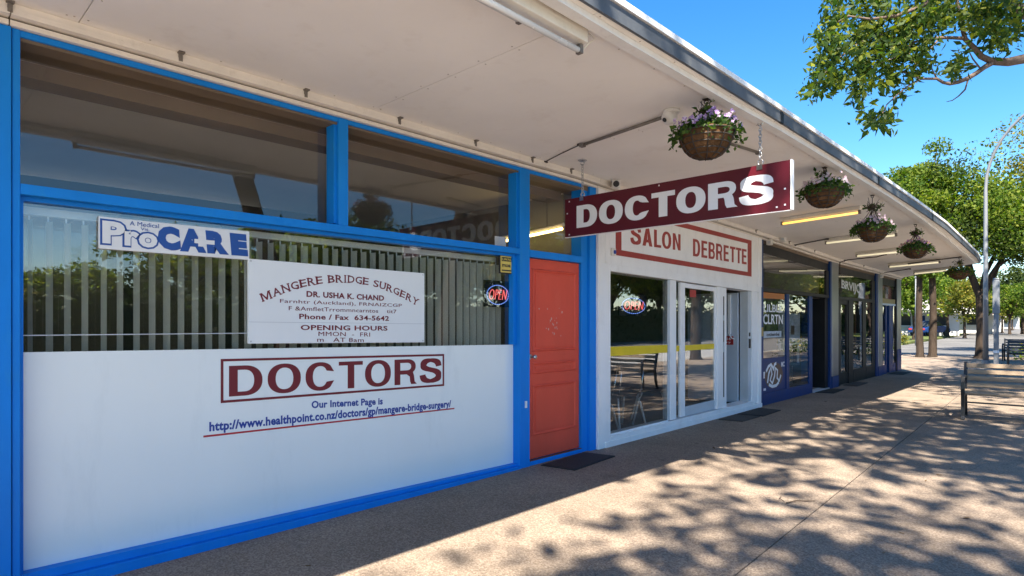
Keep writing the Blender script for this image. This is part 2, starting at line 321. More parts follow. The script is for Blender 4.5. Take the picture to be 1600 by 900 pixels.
def leaves(P, size, rng, up=0.35, ratio=0.48, jitter=0.35):
    """rhombic leaves (n,4,3) at the points P"""
    n = len(P); d = rng.normal(size=(n,3)); d[:,2] -= up; d /= np.linalg.norm(d, axis=1)[:,None]
    q = rng.normal(size=(n,3)); q[:,2] *= 0.5; s = np.cross(d, q); s /= np.linalg.norm(s, axis=1)[:,None]+1e-9
    nn = np.cross(d, s); L = size*(1+jitter*rng.normal(size=n)).clip(0.45, 1.8); L = L[:,None]
    a = P; b = P+d*L*0.45+s*L*ratio*0.5+nn*L*0.07; c = P+d*L; e = P+d*L*0.45-s*L*ratio*0.5+nn*L*0.07
    return np.stack([a,b,c,e], axis=1)

# ------------------------------------------------------------------ lettering
TXT = {}
def arc_pts(cx, cy, rx, ry, a0, a1, n=14, e=2.25):
    out = []
    for i in range(n+1):
        a = R(a0+(a1-a0)*i/n); c, s_ = math.cos(a), math.sin(a)
        out.append((cx+rx*math.copysign(abs(c)**(2/e), c), cy+ry*math.copysign(abs(s_)**(2/e), s_)))
    return out
def block_letter(ch, s=.21, t=.165):
    """outlines (outer, holes) of a bold grotesque capital one unit high; s, t: upright and level stroke"""
    if ch == 'O': w = .86; return w, [arc_pts(w/2,.5,w/2,.5+.012,0,360,40)[:-1], arc_pts(w/2,.5,w/2-s,.5-t+.012,0,360,40)[:-1]]
    if ch == 'D': w = .79; return w, [[(0,0),(0,1)]+arc_pts(.36,.5,w-.36,.5,90,-90,20), [(s,t),(s,1-t)]+arc_pts(.36,.5,w-.36-s,.5-t,90,-90,18)]
    if ch == 'C':
        w = .82; o = arc_pts(w/2,.5,w/2,.512,38,322,32); i = arc_pts(w/2,.5,w/2-s,.512-t,322,38,28); i[0] = (w/2+.185,.30); i[-1] = (w/2+.185,.70); o[0] = (w*.985,.665); o[-1] = (w*.985,.335); return w, [o+i]
    if ch == 'T': w = .74; return w, [[(0,1),(w,1),(w,1-t),(w/2+s/2,1-t),(w/2+s/2,0),(w/2-s/2,0),(w/2-s/2,1-t),(0,1-t)]]
    if ch == 'L': w = .63; return w, [[(0,0),(0,1),(s,1),(s,t),(w,t),(w,0)]]
    if ch == 'E': w = .67; return w, [[(0,0),(0,1),(w*.98,1),(w*.98,1-t),(s,1-t),(s,.59),(w*.92,.59),(w*.92,.59-t*.95),(s,.59-t*.95),(s,t),(w,t),(w,0)]]
    if ch == 'N': w = .76; return w, [[(0,0),(0,1),(s,1),(w-s*.93,.33),(w-s*.93,1),(w,1),(w,0),(w-s,0),(s*.93,.67),(s*.93,0)]]
    if ch == 'A': w = .84; return w, [[(0,0),(w/2-s*.55,1),(w/2+s*.55,1),(w,0),(w-s*1.08,0),(w-s*1.36,.20),(s*1.36,.20),(s*1.08,0)], [(s*1.62,.36),(w/2,.80),(w-s*1.62,.36)]]
    if ch == 'B': w = .75; return w, [[(0,0),(0,1),(.42,1)]+arc_pts(.42,.755,w-.45,.245,80,-60,10)+arc_pts(.42,.285,w-.42,.285,60,-90,12), [(s,.59),(s,1-t*.95),(.40,1-t*.95)]+arc_pts(.40,(.59+1-t*.95)/2,.14,(1-t*.95-.59)/2,80,-90,8), [(s,t*.95),(s,.43),(.42,.43)]+arc_pts(.42,(.43+t*.95)/2,.15,(.43-t*.95)/2,80,-90,8)]
    if ch == 'R': w = .80; return w, [[(0,0),(0,1),(.46,1)]+arc_pts(.46,.715,w-.50,.285,85,-52,14)+[(w*.87,.34),(w*.90,.10),(w,.0),(w-s*1.05,0),(w-s*1.22,.12),(w-s*1.28,.30),(.43,.40),(s,.40),(s,0)], [(s,.56),(s,1-t),(.44,1-t)]+arc_pts(.44,(.56+1-t)/2,.155,(1-t-.56)/2,80,-90,10)]
    if ch == 'S':
        w = .80; P = [(.895,.675),(.855,.80),(.74,.885),(.50,.925),(.27,.885),(.155,.78),(.165,.665),(.29,.59),(.50,.535),(.72,.475),(.86,.385),(.885,.265),(.80,.145),(.50,.075),(.24,.125),(.14,.22),(.105,.335)]
        P = [(x*w, y) for x, y in P]; Q = []
        for i in range(len(P)-1):
            p0, p1, p2, p3 = P[max(i-1,0)], P[i], P[i+1], P[min(i+2,len(P)-1)]
            for k in range(4):
                u = k/4; Q.append(tuple(.5*((2*p1[j])+(-p0[j]+p2[j])*u+(2*p0[j]-5*p1[j]+4*p2[j]-p3[j])*u*u+(-p0[j]+3*p1[j]-3*p2[j]+p3[j])*u**3) for j in (0,1)))
        Q.append(P[-1]); A = []; B = []
        for i, q in enumerate(Q):
            a, b = Q[max(i-1,0)], Q[min(i+1,len(Q)-1)]; tx, ty = b[0]-a[0], b[1]-a[1]; l = math.hypot(tx,ty); nx, ny = -ty/l, tx/l
            hw = (min(t,.185)*abs(ny)+min(s,.215)*abs(nx))*.5; A.append((q[0]+nx*hw,q[1]+ny*hw)); B.append((q[0]-nx*hw,q[1]-ny*hw))
        return w, [A+B[::-1]]
def block_word(word, gap=.075, s=.21, t=.165):
    """the word as one list of (vertices, faces) per letter, in a unit square"""
    key = (word, gap, s, t)
    if key in TXT: return TXT[key]
    res = []; x = 0
    for ch in word:
        w, outs = block_letter(ch, s, t)
        cu = bpy.data.curves.new('txt', 'CURVE'); cu.dimensions = '2D'; cu.fill_mode = 'BOTH'
        for poly in outs:
            sp = cu.splines.new('POLY'); sp.points.add(len(poly)-1); sp.use_cyclic_u = True
            for p, q in zip(sp.points, poly): p.co = (q[0], q[1], 0, 1)
        o = bpy.data.objects.new('txt', cu); COL.objects.link(o)
        me = bpy.data.meshes.new_from_object(o.evaluated_get(bpy.context.evaluated_depsgraph_get()))
        res.append(([(p.co.x+x, p.co.y) for p in me.vertices], [tuple(p.vertices) for p in me.polygons]))
        bpy.data.objects.remove(o); bpy.data.curves.remove(cu); bpy.data.meshes.remove(me)
        x += w+gap*(.55 if ch in 'LT' else 1)
    tot = x-gap; res = [([(a/tot, b) for a, b in v], f) for v, f in res]; TXT[key] = res; return res
def block_letters(word, mat, parent, place, thickvec, gap=.075, s=.21, t=.165, name='letter'):
    for v, f in block_word(word, gap, s, t):
        mb = MB(); mb.add([place(*p) for p in v], f); build(name, solid(mb, thickvec), mat, parent)
def glyphs(s, bold=0.0, space=1.0, res=3):
    key = (s, bold, space, res)
    if key in TXT: return TXT[key]
    cu = bpy.data.curves.new('txt', 'FONT'); cu.body = s; cu.offset = bold; cu.space_character = space; cu.resolution_u = res; cu.fill_mode = 'FRONT'
    o = bpy.data.objects.new('txt', cu); COL.objects.link(o)
    dg = bpy.context.evaluated_depsgraph_get()
    me = bpy.data.meshes.new_from_object(o.evaluated_get(dg))
    v = [(p.co.x, p.co.y) for p in me.vertices]; f = [tuple(p.vertices) for p in me.polygons]
    bpy.data.objects.remove(o); bpy.data.curves.remove(cu); bpy.data.meshes.remove(me)
    TXT[key] = (v, f); return v, f
def text2d(s, bold=0.0, space=1.0, shear=0.0, res=3):
    v, f = glyphs(s, bold, space, res)
    xs = [p[0] for p in v]; ys = [p[1] for p in v]; a, b, c, d = min(xs), max(xs), min(ys), max(ys)
    return [((x-a)/(b-a), (y-c)/(d-c)) for x, y in v], f
def lettering(name, s, mat, parent, x, y0, y1, z0, z1, bold=0.0, space=1.0, shear=0.0, thick=0.0015, warp=None, zr0=None, zr1=None, kind=None, label=None):
    """flat letters on a wall that faces +x, filling y0..y1 and z0..z1 (zr0, zr1: heights at the right end)"""
    v, f = text2d(s, bold, space)
    zr0 = z0 if zr0 is None else zr0; zr1 = z1 if zr1 is None else zr1
    out = []
    for (u, w) in v:
        if warp: yy, zz = warp(u, w)
        else:
            lo = z0+(zr0-z0)*u; hi = z1+(zr1-z1)*u; yy = y0+(y1-y0)*u+shear*(w-0.5); zz = lo+(hi-lo)*w
        out.append((yy, zz))
    mb = MB(); mb.add([(x, a, b) for a, b in out], f)
    return build(name, solid(mb, (thick,0,0)), mat, parent, kind=kind, label=label)
def solid(mb, off):
    """gives a flat sheet a thickness: the sheet, its copy behind and the rim between"""
    v = mb.v; f = mb.f; n = len(v); ed = {}
    for q in f:
        for i in range(len(q)):
            a, b = q[i], q[(i+1) % len(q)]; ed[(a,b)] = ed.get((a,b), 0)+1
    out = MB(); out.v = [tuple(Vector(p)+Vector(off)) for p in v]+list(v)
    out.f = list(f)+[tuple(i+n for i in q[::-1]) for q in f]+[(a, b, b+n, a+n) for (a, b) in ed if (b, a) not in ed]
    return out
def letters(word, mat, parent, place, bold, thickvec, space=1.0, name='letter'):
    """every letter of a word a part of its own; place(u, w) puts the unit square of the word into the scene"""
    v, f = text2d(word, bold, space)
    par = list(range(len(v)))
    def root(i):
        while par[i] != i: par[i] = par[par[i]]; i = par[i]
        return i
    for q in f:
        for i in q[1:]: par[root(i)] = root(q[0])
    g = {}
    for q in f: g.setdefault(root(q[0]), []).append(q)
    for k, fs in sorted(g.items(), key=lambda t: min(v[i][0] for q in t[1] for i in q)):
        idx = sorted({i for q in fs for i in q}); mp = {i: j for j, i in enumerate(idx)}
        mb = MB(); mb.add([place(*v[i]) for i in idx], [tuple(mp[i] for i in q) for q in fs])
        build(name, solid(mb, thickvec), mat, parent)

def dup(root, loc, label=None, rz=None):
    """a copy of a thing with copies of its parts and sub-parts (mesh data shared)"""
    r = root.copy(); COL.objects.link(r); r.location = loc
    if rz is not None: r.rotation_euler = (0,0,rz)
    if label: r['label'] = label
    for ch in list(root.children):
        c = ch.copy(); COL.objects.link(c); c.parent = r
        for g in list(ch.children):
            d = g.copy(); COL.objects.link(d); d.parent = c
    return r

# ------------------------------------------------------------------ ground
def lerp_tab(P, y):
    if y <= P[0][0]: return P[0][1]
    for (a, b), (c, e) in zip(P, P[1:]):
        if y <= c: return b+(e-b)*(y-a)/(c-a)
    return P[-1][1]
def sheet(name, poly, z, mat, th=0.0):
    mb = MB()
    if th: mb.prism(poly, 'z', z-th, z)
    else: mb.add([(x, y, z) for x, y in poly], [tuple(range(len(poly)))])
    return tag(build(name, mb, mat), kind='structure')
sheet('ground', [(-900,-900),(900,-900),(900,900),(-900,900)], -0.16, 'earth')
sheet('road', [(7.15,-80),(19,-80),(19,24),(19,31.2),(7.15,31.2)], -0.12, 'asphalt'); sheet('side_road', [(19,24),(30,24),(30,49),(6,72),(-7.6,220),(-11,220),(-5.6,74),(-4.7,46),(-70,42),(-70,31.2),(19,31.2)], -0.12, 'asphalt_old')
JX = [(-20,2.80),(3.27,2.49),(14.14,2.15),(31,1.75)]           # the long joint between the two runs of paving
jx = lambda y: lerp_tab(JX, y)
inner = [(-9,-20)]+[(jx(-20)-.005,-20),(jx(3.27)-.005,3.27),(jx(14.14)-.005,14.14),(jx(31)-.005,31)]+[(-9,31)]
outer = [(jx(-20)+.005,-20),(7,-20),(7,31),(jx(31)+.005,31),(jx(14.14)+.005,14.14),(jx(3.27)+.005,3.27)]
sheet('pavement', inner, 0.0, 'paving', 0.15); sheet('pavement', outer, 0.0, 'paving', 0.15)
sheet('bounce_yard', [(-30,-9),(-5.2,-9),(-5.2,21),(-30,21)], 0.012, 'kerb', 0.15)  # unseen pale yard added to bounce sun into the surgery
sheet('kerb', [(7.0,-20),(7.15,-20),(7.15,31.2),(-9,31.2),(-9,31.005),(7.0,31.005)], 0.0, 'kerb', 0.15)
sheet('kerb', [(19,-80),(19.15,-80),(19.15,24),(19,24)], 0.0, 'kerb', 0.15)
sheet('pavement', [(19.15,-80),(22,-80),(22,24),(19.15,24)], -0.004, 'paving', 0.14)
sheet('grass_verge', [(22,-80),(60,-80),(60,24),(22,24)], -0.01, 'lawn', 0.14)
sheet('grass_verge', [(-70,42.3),(-4.8,46.3),(-5.9,74),(-11.3,220),(-30,240),(-70,120)], 0.0, 'lawn', 0.14)
sheet('grass_verge', [(30.1,24),(60,24),(60,60),(7,72.5),(-6.5,240),(60,240),(60,49),(30.1,49)], -0.014, 'lawn', 0.13)

# ------------------------------------------------------------------ canopy
ZS = [(-6,2.975),(5,2.975),(10,2.875),(14,2.77),(20.5,2.725),(30,2.72)]
zs = lambda y: lerp_tab(ZS, y)
FX = [(-6,2.12),(2.4,2.12),(4,2.147),(5.1,2.165),(7.2,2.235),(9,2.285),(11.4,2.335),(13.8,2.31),(16,2.25),(17.2,2.17)]
SX = [(-6,2.03),(2.8,2.03),(4.2,2.055),(5.5,2.10),(7.15,2.15),(8.2,2.185),(10.2,2.205),(12.4,2.20),(15,2.15),(18.3,2.03)]
fx = lambda y: lerp_tab(FX, y); sx = lambda y: lerp_tab(SX, y)
END0 = (-0.15, 21.2); END1 = (2.17, 17.2)                      # the canopy's slanting far end
def endx(y): return END1[0]+(END0[0]-END1[0])*(y-END1[1])/(END0[1]-END1[1])
def loft(mb, secs):
    n = len(secs[0]); o = len(mb.v)
    for s_ in secs: mb.v += [tuple(p) for p in s_]
    for i in range(len(secs)-1):
        for k in range(n):
            k2 = (k+1) % n; mb.f.append((o+i*n+k, o+i*n+k2, o+(i+1)*n+k2, o+(i+1)*n+k))
    mb.f += [tuple(o+i for i in range(n))[::-1], tuple(o+(len(secs)-1)*n+i for i in range(n))]
    return mb
def rect_sec(x0, x1, y, z0, z1): return [(x0,y,z0),(x1,y,z0),(x1,y,z1),(x0,y,z1)]
def steps(a, b, d=0.9):
    n = max(1, int(round((b-a)/d))); return [a+(b-a)*i/n for i in range(n+1)]
can = thing('shop_canopy', (0,7,2.9), 'long cream verandah canopy over the footpath in front of all the shops', 'canopy')
js = [-6]+[0.72+1.8*i for i in range(-3, 10)]+[17.2]
js = sorted(set(round(j, 3) for j in js if -6 <= j <= 17.2))
for a, b in zip(js, js[1:]):
    ys = [a+.0025]+[y for y in (2.4,4,5,7.2,9,10,11.4,13.8,14,16) if a+.05 < y < b-.05]+[b-.0025]
    mb = loft(MB(), [rect_sec(0.0, fx(y)-.02, y, zs(y), zs(y)+.009) for y in ys]); build('soffit_panel', mb, 'soffit', can)
mb = MB(); P = [(0,17.203),(2.15,17.203),(-0.15+.02,21.18),(-0.4,21.18),(-0.4,20.52),(0,20.52)]
mb.add([(x,y,zs(y)) for x,y in P]+[(x,y,zs(y)+.009) for x,y in P], [tuple(range(6)), tuple(range(11,5,-1))]+[(i,(i+1)%6,6+(i+1)%6,6+i) for i in range(6)])
build('soffit_panel', mb, 'soffit', can)
ys = sorted(set(steps(-6,17.2)+[p[0] for p in FX]+[5,10,14]))
build('canopy_deck', loft(MB(), [rect_sec(-0.3, fx(y)-.022, y, zs(y)+.011, zs(y)+.082) for y in ys]), 'cream', can)  # unseen fill added above the soffit to block light
mb = MB(); P2 = [(-0.3,17.2),(2.15,17.2),(-0.15,21.16),(-0.3,21.16)]
mb.add([(x,y,zs(y)+.011) for x,y in P2]+[(x,y,zs(y)+.082) for x,y in P2], [(0,1,2,3),(7,6,5,4),(0,4,5,1),(1,5,6,2),(2,6,7,3),(3,7,4,0)]); build('canopy_deck', mb, 'cream', can)
fj = [-6,-2.2,0.4,2.05,4.9,7.6,10.4,13.2,15.4,17.2]
for a, b in zip(fj, fj[1:]):
    yy = [a+.002]+[y for y in sorted([p[0] for p in FX]+[5,10,14]) if a+.05 < y < b-.05]+[b-.002]
    build('gutter_section', loft(MB(), [rect_sec(fx(y)-.018, fx(y), y, zs(y)-.006, zs(y)+.078) for y in yy]), 'fascia', can)
    build('gutter_bracket', MB().box(fx(b)-.018, fx(b)+.004, b-.03, b+.03, zs(b)-.008, zs(b)+.079), 'black', can) if b < 17 else None
build('roof_edge', loft(MB(), [rect_sec(fx(y)-.05, fx(y)+.012, y, zs(y)+.083, zs(y)+.118) for y in ys]), 'flash', can)
d_ = Vector((END0[0]-END1[0], END0[1]-END1[1], 0)).normalized(); nn_ = Vector((d_.y, -d_.x, 0))
mb = MB(); q = [Vector((END1[0],END1[1]+.003,0)), Vector((END0[0],END0[1],0))]
for (z0, z1, nm, mt, t) in ((-.006,.078,'gutter_section','fascia',.018),(.083,.118,'roof_edge','flash',.03)):
    mb = MB(); loft(mb, [[(p.x, p.y, zs(p.y)+z0),(p.x+nn_.x*t, p.y+nn_.y*t, zs(p.y)+z0),(p.x+nn_.x*t, p.y+nn_.y*t, zs(p.y)+z1),(p.x, p.y, zs(p.y)+z1)] for p in q]); build(nm, mb, mt, can)
bj = [-6,-1.3,1.15,4.30,7.45,10.6,13.8,17.1]
for a, b in zip(bj, bj[1:]):                                     # the white batten under the outer edge
    yy = [a+.002]+[y for y in (2.8,4.2,5,5.5,7.15,8.2,10,10.2,12.4,14,15) if a+.05 < y < b-.05]+[b-.002]
    build('edge_batten', loft(MB(), [rect_sec(sx(y)-.034, sx(y)+.034, y, zs(y)-.036, zs(y)-.001) for y in yy]), 'strip', can)
    build('batten_bead', loft(MB(), [rect_sec(sx(y)-.052, sx(y)-.0345, y, zs(y)-.014, zs(y)-.001) for y in yy]), 'cream', can)
for a, b in ((-6,0.44),(0.446,5.42),(5.426,10.02),(10.026,20.5)):      # cornice along the shop wall
    yy = [a]+[y for y in (5,10,14) if a+.05 < y < b-.05]+[b]
    build('wall_trim', loft(MB(), [rect_sec(-.02, .022, y, zs(y)-.098, zs(y)-.072) for y in yy]), 'cream', can)
    build('wall_batten', loft(MB(), [rect_sec(.0, .066, y, zs(y)-.060, zs(y)-.034) for y in yy]), 'cream', can)
    build('wall_batten', loft(MB(), [rect_sec(.0, .060, y, zs(y)-.032, zs(y)-.002) for y in yy]), 'cream', can)
    build('wall_backing', loft(MB(), [rect_sec(-.3, -.021, y, zs(y)-.15, zs(y)-.002) for y in yy]), 'beam', can)
nb_ = MB()
for a in js[1:-1]:
    for x in [.12+.28*i for i in range(7)]:
        for y in (a-.03, a+.03): nb_.box(x-.004,x+.004,y-.004,y+.004,zs(y)-.0025,zs(y)-.0002)
for y in steps(-2,17,.38):
    for x in (.11, sx(y)-.09, sx(y)+.05): nb_.box(x-.004,x+.004,y-.004,y+.004,zs(y)-.0025,zs(y)-.0002)
build('nail_heads', nb_, 'nail', can, kind='stuff')
for y in (0.44,1.21,1.99,2.76,3.56,4.30,4.90,6.7,8.3,9.7,11.2,12.6,14.6,16.2):
    m_ = MB().box(.0605,.072,y-.010,y+.010,zs(y)-.052,zs(y)-.004).box(.0605,.094,y-.016,y+.016,zs(y)-.010,zs(y)-.001)
    build('trim_clip', m_, 'pipe', can)
build('roof_sheet', loft(MB(), [[(2.02,y,zs(y)+.086),(2.02,y,zs(y)+.10),(-7,y,zs(y)+.75),(-7,y,zs(y)+.73)] for y in (-6,0,5,10,14,17)]+[[(-.1,21.0,zs(21)+.086),(-.1,21.0,zs(21)+.10),(-7,21.0,zs(21)+.75),(-7,21.0,zs(21)+.73)]]), 'roof_grey', can)  # unseen roof added to keep sun from leaking into the rooms

# ------------------------------------------------------------------ helpers for shopfronts
def tilt_bar(name, mat, parent, x0, x1, y0, y1, za0, za1, zb0, zb1, **k):
    """a bar along the street whose height runs from za0..za1 at y0 to zb0..zb1 at y1"""
    return build(name, loft(MB(), [rect_sec(x0, x1, y0, za0, za1), rect_sec(x0, x1, y1, zb0, zb1)]), mat, parent, **k)
def pane(parent, x, y0, y1, z0, z1, mat, name='window_pane'):
    return box(name, mat, parent, x-.003, x+.003, y0, y1, z0, z1)
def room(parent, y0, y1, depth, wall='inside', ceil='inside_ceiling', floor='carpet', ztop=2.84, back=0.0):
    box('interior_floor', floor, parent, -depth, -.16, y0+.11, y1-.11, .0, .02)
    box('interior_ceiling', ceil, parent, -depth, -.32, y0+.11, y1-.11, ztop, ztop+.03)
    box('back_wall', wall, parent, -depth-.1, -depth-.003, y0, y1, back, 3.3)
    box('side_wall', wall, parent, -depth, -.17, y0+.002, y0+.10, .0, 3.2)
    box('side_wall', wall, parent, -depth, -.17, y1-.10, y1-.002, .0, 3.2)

# ------------------------------------------------------------------ the surgery
sg = thing('surgery_shop', (0,2.9,0), 'bright blue framed surgery with a painted white lower window and coral red door', 'shop')
room(sg, -1.2, 5.42, 5.0, wall='inside_mid', back=.95)  # gap added below the back wall to let daylight into the room
tz = lambda y: zs(y)-.1
box('corner_board', 'blue', sg, -.16, .012, -1.2, .452, 0, tz(0), bevel=.004)
box('frame_post', 'blue', sg, -.16, .0, .456, .488, 0, tz(0), bevel=.003)
for a, b in ((.488,2.275),(2.355,4.197),(4.337,5.187)):
    box('top_rail', 'blue', sg, -.07, -.003, a, b, 2.842, tz(a)-.001, bevel=.003)
    box('head_board', 'blue', sg, -.152, -.071, a, b, 2.828, tz(a)-.002, bevel=.003)
for a, b in ((.488,2.275),(2.355,4.197),(4.337,5.187)):
    pane(sg, -.148, a, b, 2.112, 2.828, 'glass_up', 'upper_pane')
    box('glazing_bead', 'blue', sg, -.147, -.09, a, b, 2.100, 2.112)
for (a, b) in ((2.275,2.355),(4.197,4.337)):
    zb = 2.10 if a < 3 else 0
    box('mullion', 'blue', sg, -.16, .0, a, b, zb, tz(a), bevel=.004)
    box('mullion_bead', 'blue', sg, -.13, -.03, a-.022, a-.0005, 2.113, 2.8275)
tilt_bar('transom', 'blue', sg, -.15, .003, .488, 4.197, 2.046, 2.0995, 2.046, 2.0995, bevel=.003)
box('transom_bead', 'blue', sg, -.15, -.06, .489, 4.196, 2.024, 2.0455)
box('door_head', 'blue', sg, -.15, .002, 4.337, 5.187, 2.030, 2.0995, bevel=.003)
box('door_jamb', 'blue', sg, -.16, -.022, 5.187, 5.300, 0, tz(5.2), bevel=.003)
box('frame_post', 'blue', sg, -.16, .006, 5.302, 5.418, 0, tz(5.3), bevel=.003)
lp = lambda y: 1.243-.0165*(y-.49); lb = lambda y: .112-.018*(y-.49)
build('window_pane', loft(MB(), [rect_sec(-.108,-.102,.488,lp(.488)-.05,2.024), rect_sec(-.108,-.102,4.197,lp(4.197)-.05,2.024)]), 'glass', sg)
build('painted_pane', loft(MB(), [rect_sec(-.100,-.092,.488,lb(.488),lp(.488)), rect_sec(-.100,-.092,4.197,lb(4.197),lp(4.197))]), 'panel', sg)
box('stall_backing', 'inside', sg, -.16, -.113, .488, 4.197, 0, 1.17)
build('base_rail', loft(MB(), [rect_sec(-.16,-.03,.488,.062,lb(.488)), rect_sec(-.16,-.03,4.197,.026,lb(4.197))]), 'blue', sg, bevel=.003)
build('base_board', loft(MB(), [rect_sec(-.16,.004,.488,-.01,.061), rect_sec(-.16,.004,4.197,-.01,.025)]), 'blue', sg, bevel=.003)
box('window_bead', 'blue', sg, -.101, -.04, .4885, .505, lb(.49), 2.023)
box('window_bead', 'blue', sg, -.101, -.05, 4.150, 4.1965, lp(4.19)+.002, 2.023)
build('conduit_wire', MB().tube([(-.085,.505,1.33),(-.085,2.0,1.325)], .003, 6), 'alu', sg)
# lettering on the painted pane
X0 = -.0915
def frame_lines(name, mat, parent, x, c, t, th=.002):
    """a thin rectangular border through four corners (y, z): lower left, lower right, upper right, upper left"""
    mb = MB(); n = len(c); cy = sum(p[0] for p in c)/n; cz = sum(p[1] for p in c)/n
    inn = [(p[0]+(t if p[0] < cy else -t), p[1]+(t if p[1] < cz else -t)) for p in c]
    mb.add([(x,)+p for p in c]+[(x,)+p for p in inn], [(i,(i+1)%4,4+(i+1)%4,4+i) for i in range(4)])
    return build(name, solid(mb, (th,0,0)), mat, parent)
frame_lines('lettering_border', 'maroon', sg, X0, [(1.494,.883),(3.336,.851),(3.336,1.125),(1.494,1.164)], .016)
block_letters('DOCTORS', 'maroon', sg, lambda u, w: (X0, 1.545+(3.300-1.545)*u, (.920-.033*u)+((1.117-.920)*(1-u)+(1.092-.887)*u)*w), (.0015,0,0), gap=.13, s=.20, t=.14)
lettering('web_note', 'Our Internet Page is', 'text_blue', sg, X0, 2.115, 2.713, .770, .838, .030, 1.05, zr0=.738, zr1=.808)
lettering('web_address', 'http://www.healthpoint.co.nz/doctors/gp/mangere-bridge-surgery/', 'text_blue', sg, X0, 1.425, 3.415, .694, .772, .034, 1.06, zr0=.644, zr1=.722)
tilt_bar('web_underline', 'line_red', sg, X0, X0+.0015, 1.390, 3.452, .679, .691, .640, .651)
# door
box('door_sill', 'blue', sg, -.16, -.01, 4.337, 5.187, 0, .042, bevel=.004)
box('threshold_strip', 'poster_brown', sg, -.05, -.012, 4.345, 5.18, .0425, .047)
dr = box('door', 'door_red', sg, -.09, -.05, 4.344, 5.182, .052, 2.026, bevel=.003)
def ring_moulding(parent, x, y0, y1, z0, z1):
    mb = MB(); prof = [(0,0),(.010,.006),(.014,.014),(.010,.020),(.004,.026),(0,.030)]
    for (dx, ins), (dx2, ins2) in zip(prof, prof[1:]):
        A = [(x+dx,y0+ins,z0+ins),(x+dx,y1-ins,z0+ins),(x+dx,y1-ins,z1-ins),(x+dx,y0+ins,z1-ins)]
        B = [(x+dx2,y0+ins2,z0+ins2),(x+dx2,y1-ins2,z0+ins2),(x+dx2,y1-ins2,z1-ins2),(x+dx2,y0+ins2,z1-ins2)]
        mb.add(A+B, [(i,(i+1)%4,4+(i+1)%4,4+i) for i in range(4)])
    build('panel_moulding', mb, 'door_red', parent)
    box('raised_panel', 'door_red', parent, x-.002, x+.006, y0+.045, y1-.045, z0+.045, z1-.045, bevel=.005)
for z0, z1 in ((1.105,1.925),(.885,1.000),(.275,.780)): ring_moulding(dr, -.0495, 4.423, 5.120, z0, z1)
mb = MB()
for i in range(26):
    y = random.gauss(4.72,.09); z = random.gauss(1.40,.10) if i < 16 else random.uniform(1.25,1.55); s_ = random.uniform(.002,.011)
    if i < 9: y = random.gauss(4.77,.03); z = random.uniform(1.27,1.44)
    pts = [(-.0425, y+s_*random.uniform(.5,1.2)*math.cos(a), z+s_*random.uniform(.6,2.2)*math.sin(a)) for a in (0,1.1,2.3,3.4,4.5,5.5)]
    mb.add(pts, [tuple(range(6))])
build('paint_scrape', mb, 'scuff', dr, kind='stuff')
build('door_handle', MB().lathe((0,0,0), [(.004,0),(.024,.004),(.026,.012),(.02,.02)], 14, True).lathe((0,0,.02), [(.010,0),(.010,.03),(.022,.045),(.024,.06),(.012,.07),(.002,.071)], 14), 'metal', dr, smooth=True)
h_ = [o for o in sg.children_recursive if o.name.startswith('door_handle')][0]; h_.matrix_local = Matrix.Translation(Vector((-.0495,4.385,1.06))-ORG[sg.name]) @ Matrix.Rotation(R(90),4,'Y') @ Matrix.Translation(ORG[sg.name])
box('mail_latch', 'letter_white', sg, .0005, .012, 4.262, 4.285, .575, .64)
# inside the surgery
build('ceiling_bulkhead', MB().box(-.55,-.35,.05,5.25,2.755,2.835).box(-.552,-.348,.05,5.252,2.835,2.87), 'beam', sg)
box('paper_notice', 'letter_white', sg, -.165, -.16, 4.02, 4.17, 2.115, 2.215)
pt = [(-3.0,.6,3.72),]
for z0, z1 in ((2.62,2.72),(0.02,.12)): box('partition_rail', 'inside_dark', sg, -3.05, -3.0, .2, 3.75, z0, z1)
for y in (.2,1.65,2.60,3.65): box('partition_post', 'inside_dark', sg, -3.06, -2.99, y, y+.09, .12, 2.62)
for y0, y1 in ((.29,1.65),(1.74,2.60),(2.69,3.65)): box('partition_glass', 'glass_up', sg, -3.04, -3.02, y0, y1, .12, 2.62)

il_ = thing('strip_light', (-.4,5.07,2.4), 'lit yellow strip light inside the surgery above the coral red door', 'light')
build('lamp_tube', MB().tube([(-1.15,5.06,2.345),(-.19,5.07,2.405)], .016, 10), M['tube_in'], il_, smooth=True)
build('lamp_channel', MB().tube([(-1.2,5.06,2.385),(-.17,5.07,2.450)], .022, 4), 'lamp_body', il_); build('lamp_cord', MB().tube([(-.9,5.06,2.40),(-.9,5.06,2.84)], .005, 6).tube([(-.4,5.065,2.43),(-.4,5.065,2.84)], .005, 6), 'cable', il_)
bl_ = thing('strip_light', (-4,2.0,2.8), 'added strip light, out of sight, brightening the back room behind the surgery partition', 'light')  # unseen lamp added to light the partition panes from behind
build('lamp_tube', MB().tube([(-4.0,.6,2.80),(-4.0,3.4,2.80)], .02, 10), 'tube_fill', bl_, smooth=True); build('lamp_channel', MB().box(-4.04,-3.96,.55,3.45,2.822,2.8395), 'lamp_body', bl_)
vb = thing('vertical_blind', (-.2,2.3,2.02), 'row of pale cloth vertical blind slats behind the surgery window', 'blind')
box('head_rail', 'tube_off', vb, -.235, -.185, .50, 4.06, 1.972, 2.016, bevel=.004)
slat_me = None
y = .55; i = 0
